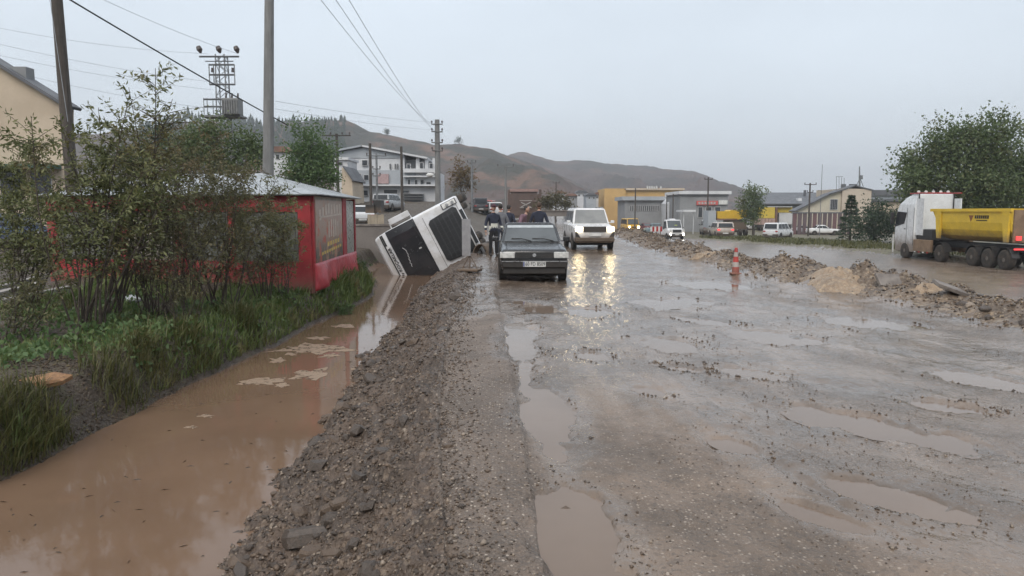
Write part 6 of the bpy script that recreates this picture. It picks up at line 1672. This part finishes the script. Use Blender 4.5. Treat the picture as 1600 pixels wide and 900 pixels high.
dy_ = bld('yellow_dump_truck', 'yellow dump truck with tilted body behind the silvery estate car', 1120, 1168, 352, 96, 'truck')
m = MB(); m.prism([P2(1121, 330, 96), P2(1140, 330, 96), P2(1143, 328, 96), P2(1167, 328, 96), P2(1167, 339, 96), P2(1150, 344, 96), P2(1121, 341, 96)], 1, 96, 98.6); m.build('dump_body', mat('dump_yellow', (.60, .38, .03), (.52, .33, .03), scale=1, rough=.45), dy_, dy_.location)
ppart(dy_, 'top_board', M_rooft, 1120, 341.5, 1152, 344, 2.6, .05); ppart(dy_, 'chassis', M_trim, 1138, 343, 1167, 358, 2.4)
for x0 in (1156, 1165): wheel(dy_, at(x0, 350, 96).x - dy_.location.x, -.05, .5, .4, gz(at(x0, 355, 96).x, 96) + .5 - dy_.location.z)
ppart(dy_, 'cab', M_bgrey, 1106, 329, 1119, 356, 2.4)
# stones and street kerb by the climbing street behind the black saloon
kb = bld('stone_kerb', 'stone retaining kerb of the street climbing left behind the white car', 848, 900, 345, 70, 'kerb')
ppart(kb, 'kerb', M_wallc, 846, 330, 898, 338, .6); ppart(kb, 'coping', M_conc, 846, 328.5, 898, 330, .8, .1)

# ------------------------------------------------------------------ people
M_skin = mat('skin', (.42, .26, .19), (.36, .22, .16), rough=.55); M_hair = mat('dark_hair', (.025, .02, .017), rough=.6); M_hairb = mat('brown_hair', (.07, .045, .03), rough=.6)
def cloth(name, c): return mat('cloth_' + name, c, tuple(x * .75 for x in c), scale=9, rough=.85, bump=.3, bscale=22)
def person(label, px, Y, rz, jacket, trousers, hair=None, cap=None, vest=None, bend=0.0, arms=((.16, -.05), (-.16, -.05)), hgt=1.74, stripes=False):
    """arms: hand (x offset from shoulder, forward) ; facing local -Y"""
    x = (px - CX) / FPX * Y; z = gz(x, Y)
    root = thing('person', label, 'person', (x, Y, z), rz, 'people by the overturned truck')
    k = hgt / 1.74
    me = bpy.data.meshes.new('body')
    hip = Vector((0, 0, .93)); ch = hip + Vector((0, -math.sin(bend) * .42, math.cos(bend) * .42)); nk = hip + Vector((0, -math.sin(bend) * .58, math.cos(bend) * .58)); hd0 = nk + Vector((0, -math.sin(bend * .6) * .10 - .01, .09))
    V = [hip, hip.lerp(ch, .5), ch, nk, hd0]; Rr = [(.155, .115), (.15, .11), (.185, .125), (.075, .075), (.055, .055)]
    E = [(0, 1), (1, 2), (2, 3), (3, 4)]
    for s, (ax, ay) in zip((1, -1), arms):
        i = len(V)
        V += [ch + Vector((s * .19, 0, .08)), ch + Vector((s * .23 + ax * .4, .04 + ay * .25, -.19)), ch + Vector((s * .20 + ax, ay, -.42)), ch + Vector((s * .20 + ax, ay - .02, -.50))]
        Rr += [(.075, .075), (.056, .056), (.042, .042), (.036, .036)]; E += [(2, i), (i, i + 1), (i + 1, i + 2), (i + 2, i + 3)]
    for s in (1, -1):
        i = len(V)
        V += [Vector((s * .095, 0, .86)), Vector((s * .11, -.02, .48)), Vector((s * .12, .01, .09)), Vector((s * .125, -.05, .045)), Vector((s * .13, -.15, .035))]
        Rr += [(.098, .098), (.07, .07), (.052, .052), (.048, .045), (.04, .03)]; E += [(0, i), (i, i + 1), (i + 1, i + 2), (i + 2, i + 3), (i + 3, i + 4)]
    me.from_pydata([v * k for v in V], E, [])
    tmp = bpy.data.objects.new('tmp', me); COL.objects.link(tmp)
    tmp.modifiers.new('skin', 'SKIN'); sv_ = me.skin_vertices[0].data
    for d, r in zip(sv_, Rr): d.radius = r
    sv_[0].use_root = True
    tmp.modifiers.new('sub', 'SUBSURF').levels = 2
    dg = bpy.context.evaluated_depsgraph_get(); dg.update()
    bm_ = bpy.data.meshes.new_from_object(tmp.evaluated_get(dg)); bpy.data.objects.remove(tmp)
    for m_ in (jacket, trousers, M_skin, M_hair, cloth('reflective', (.62, .62, .55))): bm_.materials.append(m_)
    hands = [V[8], V[12]]
    mi = []
    for pl in bm_.polygons:
        c = pl.center / k; q = 0
        if c.z < .90 and abs(c.x) < .24 and not any((c - h).length < .32 and c.z > .4 and abs(c.x) > .17 for h in hands): q = 1
        if c.z < .10: q = 3
        if any((c - h).length < .085 for h in hands): q = 2
        if (c - nk).dot(Vector((0, -math.sin(bend), math.cos(bend)))) > .03 and abs(c.x) < .12: q = 2
        if stripes and q == 0 and (abs((c - hip).length - .20) < .035 and abs(c.x) < .2 or abs(c.z - (ch.z - .30)) < .03): q = 4
        mi.append(q)
    bm_.polygons.foreach_set('material_index', mi); bm_.polygons.foreach_set('use_smooth', [True] * len(mi))
    link('body', bm_, root)
    # head with features
    m = MB(); hc = (hd0 + Vector((0, -.02, .115))) * k; m.ball(hc, (.078 * k, .098 * k, .118 * k), 14, 10); hd = m.build('head', M_skin, root, smooth=True)
    m = MB(); m.tube([hc + Vector((0, -.095, .015)) * k, hc + Vector((0, -.122, -.02)) * k, hc + Vector((0, -.098, -.028)) * k], [.008, .016, .010], 6); m.build('nose', M_skin, hd, smooth=True)
    for s in (-1, 1):
        m = MB(); m.ball(hc + Vector((s * .032, -.086, .018)) * k, .012, 6, 5); m.build('eye', M_ink, hd)
        m = MB(); m.ball(hc + Vector((s * .08, .0, -.0)) * k, (.014, .026, .034), 8, 6); m.build('ear', M_skin, hd)
    m = MB(); m.box(hc + Vector((0, -.092, -.05)) * k, (.045, .012, .01)); m.build('mouth', cloth('lip', (.3, .12, .1)), hd)
    if cap:
        m = MB(); m.ball(hc + Vector((0, .006, .045)) * k, (.088 * k, .106 * k, .09 * k), 14, 8); m.box(hc + Vector((0, -.13, .05)) * k, (.14, .10, .016)); m.build('cap', cap, root)
    else:
        m = MB(); m.ball(hc + Vector((0, .025, .028)) * k, (.086 * k, .096 * k, .108 * k), 14, 9); m.build('hair', hair or M_hair, root, smooth=True)
    # fingers
    for h, s in zip(hands, (1, -1)):
        m = MB()
        for f in range(4):
            a = h * k + Vector((-.022 + .0145 * f, -.012 * (f % 2), -.03)); L_ = (.052, .066, .070, .058)[f]
            m.tube([a, a + Vector((0, -.010, -L_ * .55)), a + Vector((0, -.028, -L_))], [.0095, .009, .006], 6)
        a = h * k + Vector((-.03 * s, -.02, .01)); m.tube([a, a + Vector((-.022 * s, -.03, -.03)), a + Vector((-.02 * s, -.045, -.055))], [.011, .010, .007], 6)
        m.build('fingers', M_skin, root)
    return root
navy, maroon, grey_c, dkb = cloth('navy', (.022, .026, .045)), cloth('maroon', (.075, .025, .035)), cloth('grey', (.16, .165, .18)), cloth('dark_brown', (.05, .038, .032))
jeans, blackc, mauve = cloth('jeans', (.05, .06, .085)), cloth('black', (.018, .018, .02)), cloth('mauve', (.20, .12, .15))
person('person in dark work jacket with pale reflective stripes and cap beside the truck bumper', 771, 26.2, R(25), navy, blackc, cap=maroon, stripes=True, arms=((.10, -.16), (-.14, -.10)))
person('person in grey jacket standing behind the one with reflective stripes', 782, 27.4, R(-165), grey_c, jeans, hair=M_hair)
person('person in dark blue jacket just left of the black saloon roof', 795, 29.5, R(150), navy, jeans, hair=M_hair, hgt=1.72)
person('person in mauve top bending forward behind the black saloon', 809, 27.5, R(70), mauve, jeans, hair=M_hair, bend=.55)
person('person with dark brown clothes behind the middle of the black saloon roof', 824, 30.5, R(190), dkb, blackc, hair=M_hairb, hgt=1.70)
person('person with brown hair and broad dark jacket behind the right of the saloon roof', 842, 25.8, R(178), navy, blackc, hair=M_hairb, hgt=1.80)

# ------------------------------------------------------------------ haze
n = bpy.data.materials.new('wet_air'); n.use_nodes = True
t = n.node_tree; t.nodes.clear()
o_ = t.nodes.new('ShaderNodeOutputMaterial'); v_ = t.nodes.new('ShaderNodeVolumePrincipled')
v_.inputs['Color'].default_value = (0.90, 0.93, 0.98, 1)
v_.inputs['Density'].default_value = 0.0006
v_.inputs['Anisotropy'].default_value = 0.2
t.links.new(v_.outputs[0], o_.inputs['Volume'])
m = MB(); m.span((-2400, -2400, -5), (2400, 2400, 125))
tag(m.build('haze', n), kind='stuff')
